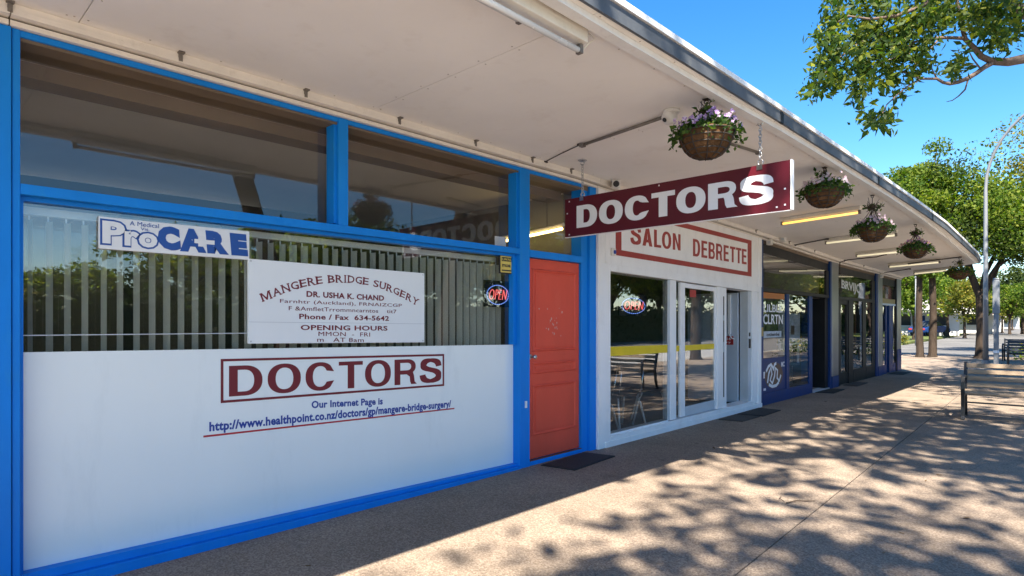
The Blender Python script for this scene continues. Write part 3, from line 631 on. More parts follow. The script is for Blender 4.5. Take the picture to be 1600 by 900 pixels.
while y < 4.10:
    a = R(20)+random.gauss(0, R(5.0)); w = .031; mb = MB(); hw = w
    secs = []
    for z in (1.945, 1.5, .98):
        sec = []
        for t in (-1,-.5,0,.5,1):
            u = t*hw; bow = .006*(1-t*t)
            sec.append((-.21+u*math.cos(a)-bow*math.sin(a), y+u*math.sin(a)*0.9+bow*math.cos(a), z))
        secs.append(sec)
    secs = [[(p[0]+.035,p[1],p[2]) for p in q_] for q_ in secs]; v = [p for s_ in secs for p in s_]; f = [(r_*5+c,r_*5+c+1,(r_+1)*5+c+1,(r_+1)*5+c) for r_ in range(2) for c in range(4)]
    mb.add(v, f); build('blind_slat', mb, 'blind', vb, smooth=True)
    build('slat_hanger', MB().box(-.214,-.206,y-.004,y+.004,1.945,1.9715), 'letter_white', vb)
    y += .082+random.gauss(0,.003); i += 1

# signs on the surgery window
ps = thing('network_sign', (-.08,1.25,1.9), 'white sign with outlined and solid blue lettering at the top left of the surgery window', 'sign')
tilt_bar('sign_board', 'sign_white', ps, -.092, -.070, .836, 1.667, 1.808, 1.987, 1.806, 1.992, bevel=.002)
XS = -.0695
def rect_text(s, mat, y0, y1, z0, z1, bold, x=XS, shear=.0, space=1.0, name='lettering', par=ps): lettering(name, s, mat, par, x, y0, y1, z0, z1, bold, space, shear)
for s_, a, b, c, d in (('P',.848,.965,1.836,1.968),('r',.955,1.035,1.833,1.922),('o',1.026,1.130,1.831,1.920)):
    rect_text(s_, 'logo_blue', a-.006, b+.006, c-.007, d+.007, .075)
    rect_text(s_, 'sign_white', a+.004, b-.004, c+.003, d-.003, .045, x=XS+.0018)
for s_, a, b in (('C',1.128,1.250),('A',1.243,1.395),('R',1.400,1.530),('E',1.546,1.652)):
    rect_text(s_, 'logo_blue', a, b, 1.828, 1.970, .085, shear=-.012)
build('cross_mark', MB().box(XS+.0016,XS+.003,1.330,1.448,1.884,1.910).box(XS+.0015,XS+.0029,1.352,1.384,1.866,1.928), 'sign_white', ps)
rect_text('A Medical', 'logo_blue', .985, 1.135, 1.953, 1.978, .0); rect_text('Vis.', 'logo_blue', 1.040, 1.085, 1.931, 1.948, .0)

ib = thing('surgery_board', (-.08,2.38,1.55), 'large white notice board with maroon doctor name and opening hours on the surgery window', 'sign')
tilt_bar('sign_board', 'info_white', ib, -.092, -.068, 1.660, 3.106, 1.258, 1.814, 1.231, 1.803, bevel=.002)
XI = -.0675
tilt_bar('board_joint', 'alu', ib, XI-.0005, XI+.0008, 1.662, 3.104, 1.3985, 1.4015, 1.3825, 1.3855)
# arched heading with serifs: each letter stands on the arc
def arch(s, y0, y1, zc, rise, h, par, x):
    n = len(s); wid = {'M':1.25,'W':1.3,'I':.55,' ':.55,'E':.9,'S':.85,'B':.95}
    ws = [wid.get(c, 1.0) for c in s]; tot = sum(ws); acc = 0; half = (y1-y0)/2; cy = (y0+y1)/2
    for c, w in zip(s, ws):
        t = ((acc+w/2)/tot)*2-1; acc += w
        if c == ' ': continue
        yy = cy+half*t; zz = zc-rise*t*t; slope = -2*rise*t/half; an = math.atan(slope)*.85; lw = (y1-y0)/tot*w*.86
        v, f = text2d(c, .012) if c != 'M' else ([(0,0),(0,1),(.22,1),(.5,.32),(.78,1),(1,1),(1,0),(.84,0),(.84,.80),(.56,.0),(.44,.0),(.16,.80),(.16,0)], [(0,1,11,12),(1,2,11),(2,3,10,11),(3,9,10),(3,4,8,9),(4,5,8),(5,6,7,8)])
        lw_ = lw*.34 if c == 'I' else lw; pts = [((u-.5)*lw_, (q-.5)*h) for u, q in v]
        mb = MB(); mb.add([(x, yy+p*math.cos(an)-q*math.sin(an), zz+p*math.sin(an)+q*math.cos(an)) for p, q in pts], f)
        feet = {'M':(-.42,.42),'A':(-.42,.42),'N':(-.42,.42),'R':(-.36,.42),'I':(0,),'B':(-.40,),'D':(-.40,),'E':(-.40,),'U':(),'Y':(0,),'G':(.3,),'S':()}[c]
        tops = {'M':(-.42,.42),'N':(-.42,.42),'R':(-.40,),'I':(0,),'B':(-.40,),'D':(-.40,),'E':(-.40,),'U':(-.38,.38),'Y':(-.42,.42)}.get(c, ())
        for lst, q in ((feet,-.5),(tops,.5)):
            for p0 in lst:
                hw2 = .0095; P4 = [(p0*lw-hw2,q*h-.0028),(p0*lw+hw2,q*h-.0028),(p0*lw+hw2,q*h+.0028),(p0*lw-hw2,q*h+.0028)]
                mb.add([(x+.0004, yy+p*math.cos(an)-r_*math.sin(an), zz+p*math.sin(an)+r_*math.cos(an)) for p, r_ in P4], [(0,1,2,3)])
        build('letter', solid(mb, (.0012,0,0)), 'maroon', par)
arch('MANGERE BRIDGE SURGERY', 1.735, 3.045, 1.718, .165, .052, ib, XI)
def il(s, y0, y1, z0, z1, b, sp=1.05, dz=.012, name='lettering'): lettering(name, s, 'maroon', ib, XI, y0, y1, z0+dz/2, z1+dz/2, b, sp, zr0=z0-dz/2, zr1=z1-dz/2, kind='stuff')
il('DR. USHA K. CHAND', 2.064, 2.709, 1.570, 1.612, .03)
il('Farnhtr (Auckland), FRNAIZCGP', 1.872, 2.878, 1.517, 1.550, .0)
il('F &AmfletTrrommncarntos    tit7', 1.934, 2.825, 1.474, 1.503, .0)
il('Phone / Fax  634-5642', 2.010, 2.755, 1.414, 1.452, .022)
il('OPENING HOURS', 2.021, 2.741, 1.337, 1.374, .022)
il('MMON  -  FRI', 2.155, 2.582, 1.294, 1.325, .0)
il('m   AT 8am', 2.145, 2.527, 1.253, 1.284, .0)
for y_, z_ in ((1.675,1.80),(3.09,1.788),(1.675,1.272),(3.09,1.246)):
    build('screw', MB().box(XI-.0005,XI+.002,y_-.005,y_+.005,z_-.005,z_+.005), 'alu', ib)

yn = thing('yellow_notice', (-.06,4.15,1.94), 'small yellow and black notice at the top right of the surgery window', 'sign')
box('notice_board', 'ink', yn, -.086, -.072, 3.995, 4.305, 1.855, 2.030); box('notice_face', 'yellow', yn, -.0718, -.0705, 4.006, 4.295, 1.866, 2.020)
box('title_bar', 'ink', yn, -.0704, -.0698, 4.020, 4.280, 1.972, 2.010); lettering('lettering', 'LWALILBNE', 'yellow', yn, -.0697, 4.028, 4.272, 1.980, 2.003, .02)
lettering('lettering', 'rrcoa  E wa', 'ink', yn, -.0703, 4.025, 4.265, 1.918, 1.955, .03); box('bottom_bar', 'ink', yn, -.0704, -.0698, 4.02, 4.245, 1.880, 1.892); box('bottom_spot', 'ink', yn, -.0704,-.0698,4.258,4.275,1.878,1.890)

def open_sign(x, y0, y1, z0, z1, label, hang):
    t = thing('open_sign', (x,(y0+y1)/2,(z0+z1)/2), label, 'neon sign', 'lit open signs')
    cy, cz, ry, rz = (y0+y1)/2, (z0+z1)/2-.01, (y1-y0)*.42, (z1-z0)*.36
    box('back_board', 'black', t, x-.012, x, y0, y1, z0, z1, bevel=.003)
    lettering('neon_word', 'OPEN', 'neon_red', t, x+.006, cy-ry*.78, cy+ry*.80, cz-rz*.50, cz+rz*.56, -.022, 1.1, shear=.02, thick=.008)
    mb = MB()
    for k in range(34):
        a0 = 2*math.pi*k/34; a1 = a0+2*math.pi/34*.62
        mb.tube([(x+.008, cy+ry*math.cos(a), cz+rz*math.sin(a)) for a in (a0,(a0+a1)/2,a1)], .0045, 5)
    build('led_ring', mb, 'neon_blue', t, kind='stuff')
    build('hang_wire', MB().tube([(x-.004,y0+.04,z1),(x-.004,y0+.04,hang)], .0015, 5).tube([(x-.004,y1-.04,z1),(x-.004,y1-.04,hang)], .0015, 5), 'cable', t)
    return t
open_sign(-.125, 3.845, 4.185, 1.540, 1.790, 'dark board with a red neon OPEN in the surgery window below the yellow notice', 1.97)

# ------------------------------------------------------------------ hanging sign
YS = 4.70
hs = thing('hanging_sign', (1.2,YS,2.6), 'long maroon hanging signboard with big white DOCTORS letters under the canopy', 'sign')
HX0, HX1, HZ0, HZ1 = .155, 2.300, 2.238, 2.612
box('board', 'maroon_board', hs, HX0, HX1, YS-.014, YS+.014, HZ0, HZ1)
box('edge_strip', 'flash', hs, HX1+.0005, HX1+.012, YS-.022, YS+.022, HZ0, HZ1)
box('edge_strip', 'flash', hs, HX0, HX1, YS-.016, YS+.016, HZ0-.006, HZ0-.0005)
block_letters('DOCTORS', 'letter_white', hs, lambda u, w: (.300+(2.165-.300)*u, YS-.0145, 2.315+.215*w), (0,-.002,0), gap=.075, s=.27, t=.20)
block_letters('DOCTORS', 'letter_white', hs, lambda u, w: (2.155-(2.155-.300)*u, YS+.0145, 2.315+.215*w), (0,.002,0), gap=.075, s=.27, t=.20, name='rear_letter')
def chain(mb, x, y, z0, z1, n):
    for k in range(n):
        z = z0+(z1-z0)*(k+.5)/n; L = (z1-z0)/n*.72; pts = []
        for j in range(11):
            a = 2*math.pi*j/10; u = .011*math.cos(a); w = L*math.sin(a)
            pts.append((x+u, y, z+w) if k % 2 else (x, y+u, z+w))
        mb.tube(pts, .0035, 5)
    return mb
for x, nm in ((.36, 'l'), (2.07, 'r')):
    ztop = zs(YS)
    build('chain', chain(MB(), x, YS, 2.655, ztop-.05, 11), 'metal', hs, smooth=True)
    build('sign_shackle', MB().box(x-.022,x+.022,YS-.019,YS-.0165,2.575,2.615).box(x-.022,x+.022,YS+.0165,YS+.019,2.575,2.615).ring((x,YS,2.635), .020, .005, 14, 6, 'y'), 'metal', hs, smooth=False)
    build('ceiling_eye', MB().box(x-.03,x+.03,YS-.03,YS+.03,ztop-.014,ztop-.001).ring((x,YS,ztop-.035), .020, .005, 14, 6, 'y'), 'metal', hs)
for x, z in ((.21,2.585),(.21,2.26),(1.2,2.59),(2.26,2.28),(2.20,2.27),(2.26,2.40),(.185,2.47)):
    build('bolt', MB().box(x-.006,x+.006,YS-.0185,YS-.0141,z-.006,z+.006), 'letter_white', hs)

# ------------------------------------------------------------------ canopy fittings
def pipe(name, pts, r, mat, label, cat='pipe'):
    pts = [Vector(p) for p in pts]; c = sum(pts, Vector())/len(pts); t = thing(name, c, label, cat)
    build('pipe_run', MB().tube(pts, r, 8), mat, t, smooth=True)
    for i, p in enumerate((pts[0], pts[-1])):
        build('pipe_saddle', MB().box(p.x-.022,p.x+.022,p.y-.022,p.y+.022,p.z-r-.004,p.z+.012), mat, t)
    return t
z_ = 2.956
pipe('conduit', [(.69,4.26,z_),(1.15,4.18,z_),(1.60,4.10,z_)], .013, 'pipe', 'grey conduit pipe on the soffit running to the white dome camera')
pipe('conduit', [(1.62,4.93,z_),(1.66,5.2,z_),(1.72,5.56,z_)], .013, 'pipe', 'short grey conduit behind the lilac basket with a round end')
pipe('cable_run', [(.05,4.50,2.97),(.35,4.38,2.97),(.66,4.27,2.968)], .0045, 'cable', 'thin dark cable across the soffit from the wall to the conduit', 'cable')
for pts, lab in (([(.06,11.5,2.80),(.1,11.4,2.79),(.45,11.2,2.80),(.72,11.1,2.81)], 'dark cable loop on the soffit by the first blue shop'),
                 ([(.03,14.4,2.45),(.03,14.4,2.70),(.2,14.35,2.735),(.8,14.1,2.735),(1.0,13.9,2.755)], 'black cable bending down the steel post onto the soffit'),
                 ([(.03,18.3,2.70),(.5,17.9,2.715),(.75,17.6,2.715)], 'dark cable on the soffit near the last shop'),
                 ([(1.05,15.85,2.70),(1.6,15.5,2.72),(2.05,15.2,2.725)], 'dark bar on the soffit above the farthest basket')):
    pipe('cable_run', pts, .012, 'cable', lab, 'cable')

dc = thing('dome_camera', (1.66,4.06,zs(4)), 'white dome camera at the end of the soffit conduit beside the lilac basket', 'camera')
c_ = (1.66,4.06,zs(4)-.001)
build('camera_base', MB().lathe((c_[0],c_[1],c_[2]-.022), [(.060,.0),(.064,.006),(.062,.021)], 20, True), 'camwhite', dc, smooth=True)
v_ = (Vector(CAM)-Vector(c_)); v_.normalize(); u_ = Vector((-.25,-.75,-.60)).normalized()
def along(mb, o, d, prof, n=18):
    d = d.normalized(); a = d.orthogonal().normalized(); b = d.cross(a); v = []; f = []
    for r, t in prof:
        for k in range(n):
            g = 2*math.pi*k/n; v.append(o+d*t+(a*math.cos(g)+b*math.sin(g))*r)
    for i in range(len(prof)-1):
        for k in range(n): f.append((i*n+k, i*n+(k+1)%n, (i+1)*n+(k+1)%n, (i+1)*n+k))
    f += [tuple(range(n))[::-1], tuple(range((len(prof)-1)*n, len(prof)*n))]
    return mb.add(v, f)
oc = Vector(c_)+Vector((0,0,-.04))
build('camera_ball', along(MB(), oc, u_, [(.03,-.03),(.050,-.012),(.056,.01),(.054,.035),(.047,.055),(.030,.058)]), 'camwhite', dc, smooth=True)
build('camera_lens', along(MB(), oc+u_*.0585+Vector((-.012,-.004,.0)), u_, [(.017,0),(.017,.004),(.012,.006)]), 'ink', dc)
build('camera_light', along(MB(), oc+u_*.0585+Vector((.018,0,.01)), u_, [(.006,0),(.006,.003)]), 'pipe', dc)

bc = thing('bullet_camera', (.12,5.75,2.85), 'white box camera hung under the soffit at the corner of the surgery and salon', 'camera')
b0 = Vector((.13,5.62,2.925)); bd = Vector((.55,-.78,-.16)).normalized()
build('camera_body', along(MB(), b0-bd*.09, bd, [(.058,0),(.066,.01),(.066,.16),(.060,.17)], 4), 'camwhite', bc, bevel=.006)
build('camera_lens', along(MB(), b0+bd*.0805, bd, [(.034,0),(.034,.006),(.024,.009)]), 'ink', bc, smooth=False)
build('camera_mount', MB().tube([tuple(b0),(.10,5.66,2.955)], .016, 8).tube([(.05,5.60,2.80),(.10,5.66,2.78),(.06,5.72,2.81),(.02,5.74,2.84)], .006, 6).tube([(.04,5.55,2.82),(.09,5.6,2.80),(.12,5.68,2.83)], .005, 6), 'pipe', bc, smooth=True)
for loc, lab in (((.06,10.32,2.745), 'small white floodlight box on the navy post at the end of the salon'), ((.13,10.75,2.835), 'small white sensor box under the soffit above the dark fascia'), ((.06,18.0,2.60), 'tiny white sensor on the far blue post under the canopy')):
    t = thing('sensor_box', loc, lab, 'sensor'); x, y, z = loc
    box('sensor_body', 'camwhite', t, x-.05, x+.03, y-.045, y+.045, z-.05, z+.045, bevel=.006); box('sensor_lens', 'alu', t, x-.03, x+.02, y-.0475, y-.0455, z-.03, z+.01)
    build('sensor_arm', MB().tube([(x-.02,y,z+.04),(x-.05,y+.03,z+.08)], .008, 6), 'pipe', t)

def batten_lamp(p, q, tube_mat, label, body=.05, drop=.0):
    """fluorescent batten between the soffit points p and q: enamel channel, tube below, end holders"""
    p = Vector(p); q = Vector(q); t = thing('strip_light', (p+q)/2, label, 'light', 'strip lights under the canopy')
    d = (q-p); L = d.length; d.normalize(); s = Vector((-d.y, d.x, 0)).normalized(); mb = MB()
    def slab(a, b, hw, z0, z1):
        A = p+d*a; B = p+d*b; m_ = MB()
        v = [A-s*hw, A+s*hw, B+s*hw, B-s*hw]
        return m_.add([(k.x,k.y,k.z+z0) for k in v]+[(k.x,k.y,k.z+z1) for k in v], [(0,3,2,1),(4,5,6,7),(0,1,5,4),(1,2,6,5),(2,3,7,6),(3,0,4,7)])
    build('lamp_channel', slab(0, L, body*.6, -body-.001, -.001), 'lamp_body', t, bevel=.004)
    for a in (0.005, L-.03): build('tube_holder', slab(a, a+.025, .018, -body-.052, -body-.0015), 'pipe', t, bevel=.003)
    A = p+d*.031; B = p+d*(L-.031); zt = Vector((0,0,-body-.034))
    build('lamp_tube', MB().tube([A+zt, B+zt], .0155, 12), tube_mat, t, smooth=True)
    return t
def S(x, y): return (x, y, zs(y)-.002)
batten_lamp(S(.72,8.95), S(1.80,8.72), 'tube_on', 'glowing yellow strip light behind the hanging sign')
batten_lamp(S(.64,11.25), S(1.76,11.00), 'tube_pale', 'pale strip light second beyond the yellow one, behind a basket')
batten_lamp(S(.60,13.35), S(1.66,13.05), 'tube_pale', 'pale strip light third from the hanging sign on the soffit')
batten_lamp(S(.60,16.10), S(1.66,15.60), 'tube_pale', 'pale strip light fourth from the hanging sign on the soffit')
batten_lamp(S(.66,18.60), S(1.56,17.90), 'tube_pale', 'pale strip light nearest the far end of the canopy')
nl = batten_lamp((1.915,1.10,zs(1)-.002), (1.915,2.62,zs(1)-.002), 'tube_off', 'unlit strip light along the canopy edge at the top of the photo', body=.075)
build('lamp_wire', MB().tube([(1.93,2.66,zs(2)-.005),(1.955,2.69,zs(2)-.03),(1.93,2.66,zs(2)-.06),(1.91,2.64,zs(2)-.09)], .005, 6), 'lamp_body', nl)
ext = batten_lamp((1.845,0.2,zs(1)-.002), (1.845,2.22,zs(1)-.002), 'tube_off', 'slim unlit strip light inside the larger one at the top of the photo', body=.03)

# ------------------------------------------------------------------ hanging baskets
def basket(x, y, zr, rad, depth, petals, label, seed, n_fl, lean=0.0, hook=None):
    rng = np.random.default_rng(seed); zt = zs(y)-.004
    t = thing('hanging_basket', (x, y, zr), label, 'flower basket', 'flower baskets hanging from the canopy')
    prof = [(.012,-depth),(rad*.30,-depth*.97),(rad*.55,-depth*.84),(rad*.76,-depth*.60),(rad*.91,-depth*.30),(rad,0),(rad*.985,.012),(rad*.93,.006),(rad*.5,.03),(.01,.045)]
    mb = MB().lathe((x,y,zr), prof, 28)
    mb.v = [(p[0]+.006*math.sin(9*p[2]*30+p[0]*70), p[1]+.006*math.sin(p[1]*90+p[2]*60), p[2]+.004*math.sin(p[0]*80)) for p in mb.v]
    build('liner', mb, 'coir', t, smooth=True)
    w = MB()
    def pr(k): # radius at depth k
        P = [(0,rad),(.30,rad*.91),(.60,rad*.76),(.84,rad*.55),(.97,rad*.30),(1,.01)]; return lerp_tab(P, k)
    for k in (0,.24,.48,.70,.87): w.ring((x,y,zr-depth*k), pr(k)+.006, .0042 if k else .006, 28, 5)
    for j in range(10):
        a = 2*math.pi*j/10+.2
        w.tube([(x+(pr(k)+.006)*math.cos(a), y+(pr(k)+.006)*math.sin(a), zr-depth*k-.002) for k in (0,.2,.4,.6,.8,.95,1.0)], .0038, 5)
    build('wire_frame', w, 'wire', t, smooth=True)
    g = MB(); knot = Vector((x, y, zr+(zt-zr)*.62))
    for j in range(4):
        a = 2*math.pi*j/4+.5; g.tube([(x+rad*math.cos(a), y+rad*math.sin(a), zr+.005), (x+rad*.35*math.cos(a), y+rad*.35*math.sin(a), zr+.62*(knot.z-zr)), tuple(knot)], .003, 5)
    g.tube([tuple(knot), (x,y,zt-.03)], .004, 5); g.ring((x,y,zt-.018), .014, .0035, 12, 5, 'y'); g.box(x-.02,x+.02,y-.02,y+.02,zt-.006,zt)
    build('hanger', g, 'wire', t, smooth=True)
    v = MB(); lv = []
    for j in range(5):
        p = knot.copy(); pts = [Vector((x+rng.normal()*rad*.4, y+rng.normal()*rad*.4, zr+.02)), (p+Vector((x,y,zr+.04)))/2+Vector(rng.normal(size=3)*.03), p+Vector(rng.normal(size=3)*.012)]
        dr_ = Vector((rng.normal(), rng.normal(), abs(rng.normal())*.2)).normalized()
        pts += [p+dr_*.05+Vector(rng.normal(size=3)*.01), p+dr_*.10+Vector((0,0,rng.normal()*.02))]
        v.tube(pts, [.006,.005,.005,.004,.002], 5); lv += [tuple(pts[-1]), tuple(pts[-2]), tuple(pts[-3])]*5
    for j in range(40): v.tube([tuple(knot+Vector(rng.normal(size=3)*.02)), tuple(knot+Vector(rng.normal(size=3)*np.array([.04,.04,.05])))], .003, 4)
    build('dry_vine', v, 'vine', t)
    n = 900; a = rng.uniform(0, 2*math.pi, n); r = rad*np.sqrt(rng.uniform(.02, 1.75, n)).clip(0, 1.28)
    lump = .5+.5*np.sin(a*3+seed)*np.cos(a*5+seed*2)
    over = np.clip(r-rad*.92, 0, 1); z = zr+.015+rng.uniform(0,1,n)*(.05+.07*lump)*(1.25-r/rad*.6)-over*rng.uniform(.2,1.8,n)
    P = np.stack([x+r*np.cos(a), y+r*np.sin(a), z], 1)
    quads('foliage', leaves(np.concatenate([P, np.array(lv)+rng.normal(size=(len(lv),3))*.012]), .034, rng, .1, .6), 'basket_leaf', t, kind='stuff')
    # flowers: five petals each round a centre, in a few loose sprays
    fv = []
    for j in range(n_fl):
        aa = rng.uniform(0, 2*math.pi); rr = rad*math.sqrt(rng.uniform(.05,1.5)); ll = .5+.5*math.sin(aa*3+seed)*math.cos(aa*5+seed*2)
        c = np.array([x+rr*math.cos(aa), y+rr*math.sin(aa), zr+.045+rng.uniform(.3,1)*(.05+.095*ll)*(1.2-rr/rad*.5)-max(0,rr-rad*.95)*rng.uniform(.2,1.6)])
        nrm = np.array([math.cos(aa)*.6+rng.normal()*.3, math.sin(aa)*.6+rng.normal()*.3-.35, .35+rng.normal()*.3]); nrm /= np.linalg.norm(nrm)
        u = np.cross(nrm, [.3,.5,.8]); u /= np.linalg.norm(u); w2 = np.cross(nrm, u); R_ = rng.uniform(.013,.021)
        for k in range(5):
            g0 = 2*math.pi*k/5; e = lambda g_, q: c+nrm*.004*q+(u*math.cos(g_)+w2*math.sin(g_))*R_*q
            fv.append([c-nrm*.003, e(g0-.52,.72), e(g0,1.0), e(g0+.52,.72)])
    quads('flowers', np.array(fv), FL[petals], t, kind='stuff')
    return t
basket(1.955,4.02,2.725,.190,.175,'lilac','biggest hanging basket with lilac flowers above the hanging sign',11,120)
basket(2.01,6.50,2.71,.186,.170,'white','hanging basket with white flowers beside the end of the hanging sign',12,120)
basket(2.06,8.14,2.515,.176,.165,'pink','hanging basket with pink and white flowers, third from the camera on a long hanger',13,110)
basket(2.06,10.65,2.495,.178,.150,'mixed','hanging basket with mauve and yellow flowers, fourth from the camera',14,90)
basket(1.985,15.6,2.455,.200,.170,'gold','dark hanging basket with few yellow flowers at the far end of the canopy',15,26)

# ------------------------------------------------------------------ the salon
sa = thing('salon_shop', (0,7.7,0), 'white framed hair salon with large window, glass slider and red lettered fascia', 'shop')
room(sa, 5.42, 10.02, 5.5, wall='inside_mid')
hz = lambda y: 1.972-.0198*(y-5.70); FZ = .03
box('corner_pillar', 'white', sa, -.16, FZ+.006, 5.422, 5.545, 0, tz(5.45), bevel=.004)
box('corner_board', 'white', sa, -.16, FZ, 5.547, 5.660, 0, 2.049, bevel=.003)
tilt_bar('fascia_panel', 'white', sa, -.16, FZ-.006, 5.547, 9.90, 2.052, tz(5.55), 1.990, tz(9.9))
box('fascia_batten', 'white', sa, -.16, FZ+.008, 5.548, 5.60, 2.06, tz(5.6)-.001, bevel=.003)
box('fascia_batten', 'white', sa, -.16, FZ+.008, 9.90, 10.018, 1.97, tz(10)-.001, bevel=.003)
tilt_bar('window_head', 'white', sa, -.16, FZ+.004, 5.661, 9.898, hz(5.66), 2.050, hz(9.9), 1.988, bevel=.003)
tilt_bar('sill_plinth', 'white', sa, -.16, FZ+.014, 5.547, 10.018, -.01, .062, -.01, .066, bevel=.004)
tilt_bar('window_sill', 'white', sa, -.16, FZ+.002, 5.662, 9.755, .063, .112, .067, .128, bevel=.003)
def upright(name, mat, y0, y1, x0=-.10, x1=.012, z0=.129, dz=0.0, b=.003):
    return build(name, loft(MB(), [rect_sec(x0,x1,y0,z0,hz(y0)-.001-dz), rect_sec(x0,x1,y1,z0,hz(y1)-.001-dz)]), mat, sa, bevel=b)
upright('window_frame', 'white', 5.662, 5.690, x1=.010)
upright('window_frame', 'alu', 6.995, 7.040, -.06, .004)
upright('mullion', 'white', 7.042, 7.195)
tilt_bar('glazing_bead', 'white', sa, -.06, .004, 5.691, 6.994, .1125, .132, .1165, .136)
build('window_pane', loft(MB(), [rect_sec(-.010,-.004,5.69,.13,hz(5.7)), rect_sec(-.010,-.004,7.0,.13,hz(7.0))]), 'glass_salon', sa)
build('window_pane', loft(MB(), [rect_sec(-.032,-.026,7.196,.13,hz(7.2)), rect_sec(-.032,-.026,7.40,.13,hz(7.4))]), 'glass_salon', sa)
sd = build('sliding_door', loft(MB(), [rect_sec(-.045,-.006,7.345,.130,hz(7.34)-.012), rect_sec(-.045,-.006,7.470,.130,hz(7.47)-.012)]), 'white', sa, bevel=.003)
build('door_stile', loft(MB(), [rect_sec(-.045,-.006,8.365,.130,hz(8.36)-.012), rect_sec(-.045,-.006,8.425,.130,hz(8.42)-.012)]), 'white', sd, bevel=.003)
tilt_bar('door_rail', 'white', sd, -.044, -.008, 7.471, 8.364, hz(7.5)-.075, hz(7.5)-.013, hz(8.36)-.075, hz(8.36)-.013, bevel=.003)
tilt_bar('door_rail', 'alu', sd, -.044, -.008, 7.471, 8.364, .131, .255, .131, .265, bevel=.003)
build('door_pane', loft(MB(), [rect_sec(-.022,-.016,7.471,.25,hz(7.5)-.07), rect_sec(-.022,-.016,8.364,.25,hz(8.36)-.07)]), 'glass_salon', sd)
upright('frame_post', 'white', 8.427, 8.590)
upright('door_edge', 'white', 8.600, 8.768, -.14, -.008, .02)
box('edge_slot', 'ink', sa, -.0075, -.0065, 8.650, 8.685, .28, 1.78)
box('slot_latch', 'alu', sa, -.0064, -.001, 8.652, 8.683, .95, 1.10)
box('slot_latch', 'alu', sa, -.0064, -.002, 8.655, 8.680, 1.42, 1.50)
upright('door_jamb', 'alu', 9.560, 9.680, -.14, -.008, .068)
box('jamb_latch', 'ink', sa, -.0075, .010, 9.59, 9.64, .98, 1.13, bevel=.004); box('jamb_latch', 'ink', sa, -.0075, .004, 9.595, 9.635, 1.17, 1.23, bevel=.003)
build('frame_post', loft(MB(), [rect_sec(-.16,.012,9.682,.129,1.989), rect_sec(-.16,.012,9.898,.067,1.986)]), 'white', sa, bevel=.003)
box('frame_post', 'white', sa, -.16, FZ, 9.9, 10.017, .067, 1.969, bevel=.003)
dl = box('door', 'pale_door', sa, -1.02, -.15, 9.505, 9.545, .10, 1.87, bevel=.003)
build('door_closer', MB().box(-.30,-.26,9.475,9.504,1.20,1.84).tube([(-.28,9.48,1.2),(-.24,9.48,1.14),(-.20,9.49,1.12)], .010, 6), 'white', dl)
box('door_notice', 'red_plate', dl, -.50, -.22, 9.500, 9.5045, 1.03, 1.17)
lettering('notice_lettering', 'DOOR', 'letter_white', dl, 0, 0, 1, 0, 1, .02, warp=lambda u, w: (0,0))
o_ = [k for k in dl.children if k.name.startswith('notice_lettering')][0]; bpy.data.objects.remove(o_)
v, f = text2d('No 16', .01); m_ = MB(); m_.add([(-.46+.20*u, 9.499, 1.105+.045*w) for u, w in v], f); build('notice_lettering', solid(m_, (0,-.0008,0)), 'letter_white', dl)
v, f = text2d('entry', .01); m_ = MB(); m_.add([(-.46+.20*u, 9.499, 1.05+.030*w) for u, w in v], f); build('notice_lettering', solid(m_, (0,-.0008,0)), 'letter_white', dl)
tilt_bar('safety_tape', 'tape', sa, -.0035, -.0025, 5.692, 6.993, 1.012, 1.118, 1.005, 1.105)
tilt_bar('safety_tape', 'tape', sa, -.0255, -.0245, 7.197, 7.343, 1.010, 1.085, 1.010, 1.085)
tilt_bar('safety_tape', 'tape', sa, -.0155, -.0145, 7.472, 8.363, 1.010, 1.085, 1.010, 1.085)
box('slider_notice', 'red_plate', sa, -.0150, -.0135, 7.62, 7.80, 1.74, 1.84)
# fascia lettering: red border and the two words
sal = lambda u: u
SX0 = FZ-.0058
oc_ = [(5.762,2.163),(9.654,2.129),(9.654,2.700),(5.762,2.700)]
def band(name, pts): build(name, solid(MB().add([(SX0,)+p for p in pts], [tuple(range(len(pts)))]), (.002,0,0)), 'salon_red', sa)
band('fascia_border', [(5.770,2.160),(9.62,2.125),(9.62,2.188),(5.770,2.228)])
band('fascia_border', [(5.770,2.660),(9.62,2.640),(9.62,2.702),(5.770,2.728)])
band('fascia_border', [(5.770,2.2285),(5.886,2.2273),(5.886,2.6593),(5.770,2.6597)])
band('fascia_border', [(9.470,2.1900),(9.62,2.1884),(9.62,2.6397),(9.470,2.6404)])
block_letters('SALON', 'salon_red', sa, lambda u, w: (SX0, 6.085+1.200*u, (2.318+.024*u)+(.222-.010*u)*w), (.002,0,0), gap=.16, s=.24, t=.15)
block_letters('DEBRETTE', 'salon_red', sa, lambda u, w: (SX0, 7.635+1.790*u, (2.298+.008*u)+(.236)*w), (.002,0,0), gap=.16, s=.24, t=.15)
al = thing('door_bell', (.05,5.70,2.19), 'round white sensor with a blue eye on the salon fascia corner', 'sensor')
box('bell_case', 'camwhite', al, .0245, .052, 5.665, 5.745, 2.145, 2.235, bevel=.01); build('bell_eye', along(MB(), Vector((.0525,5.712,2.188)), Vector((1,0,0)), [(.024,0),(.022,.006),(.01,.009)]), 'text_blue', al)
box('keypad', 'tan', thing('wall_keypad', (.01,10.1,1.25), 'small brass coloured keypad on the navy post beside the salon', 'keypad'), .0025, .02, 10.05, 10.13, 1.16, 1.31, bevel=.003)
open_sign(-.075, 5.99, 6.60, 1.475, 1.735, 'dark board with a red neon OPEN in the salon window', 1.95)

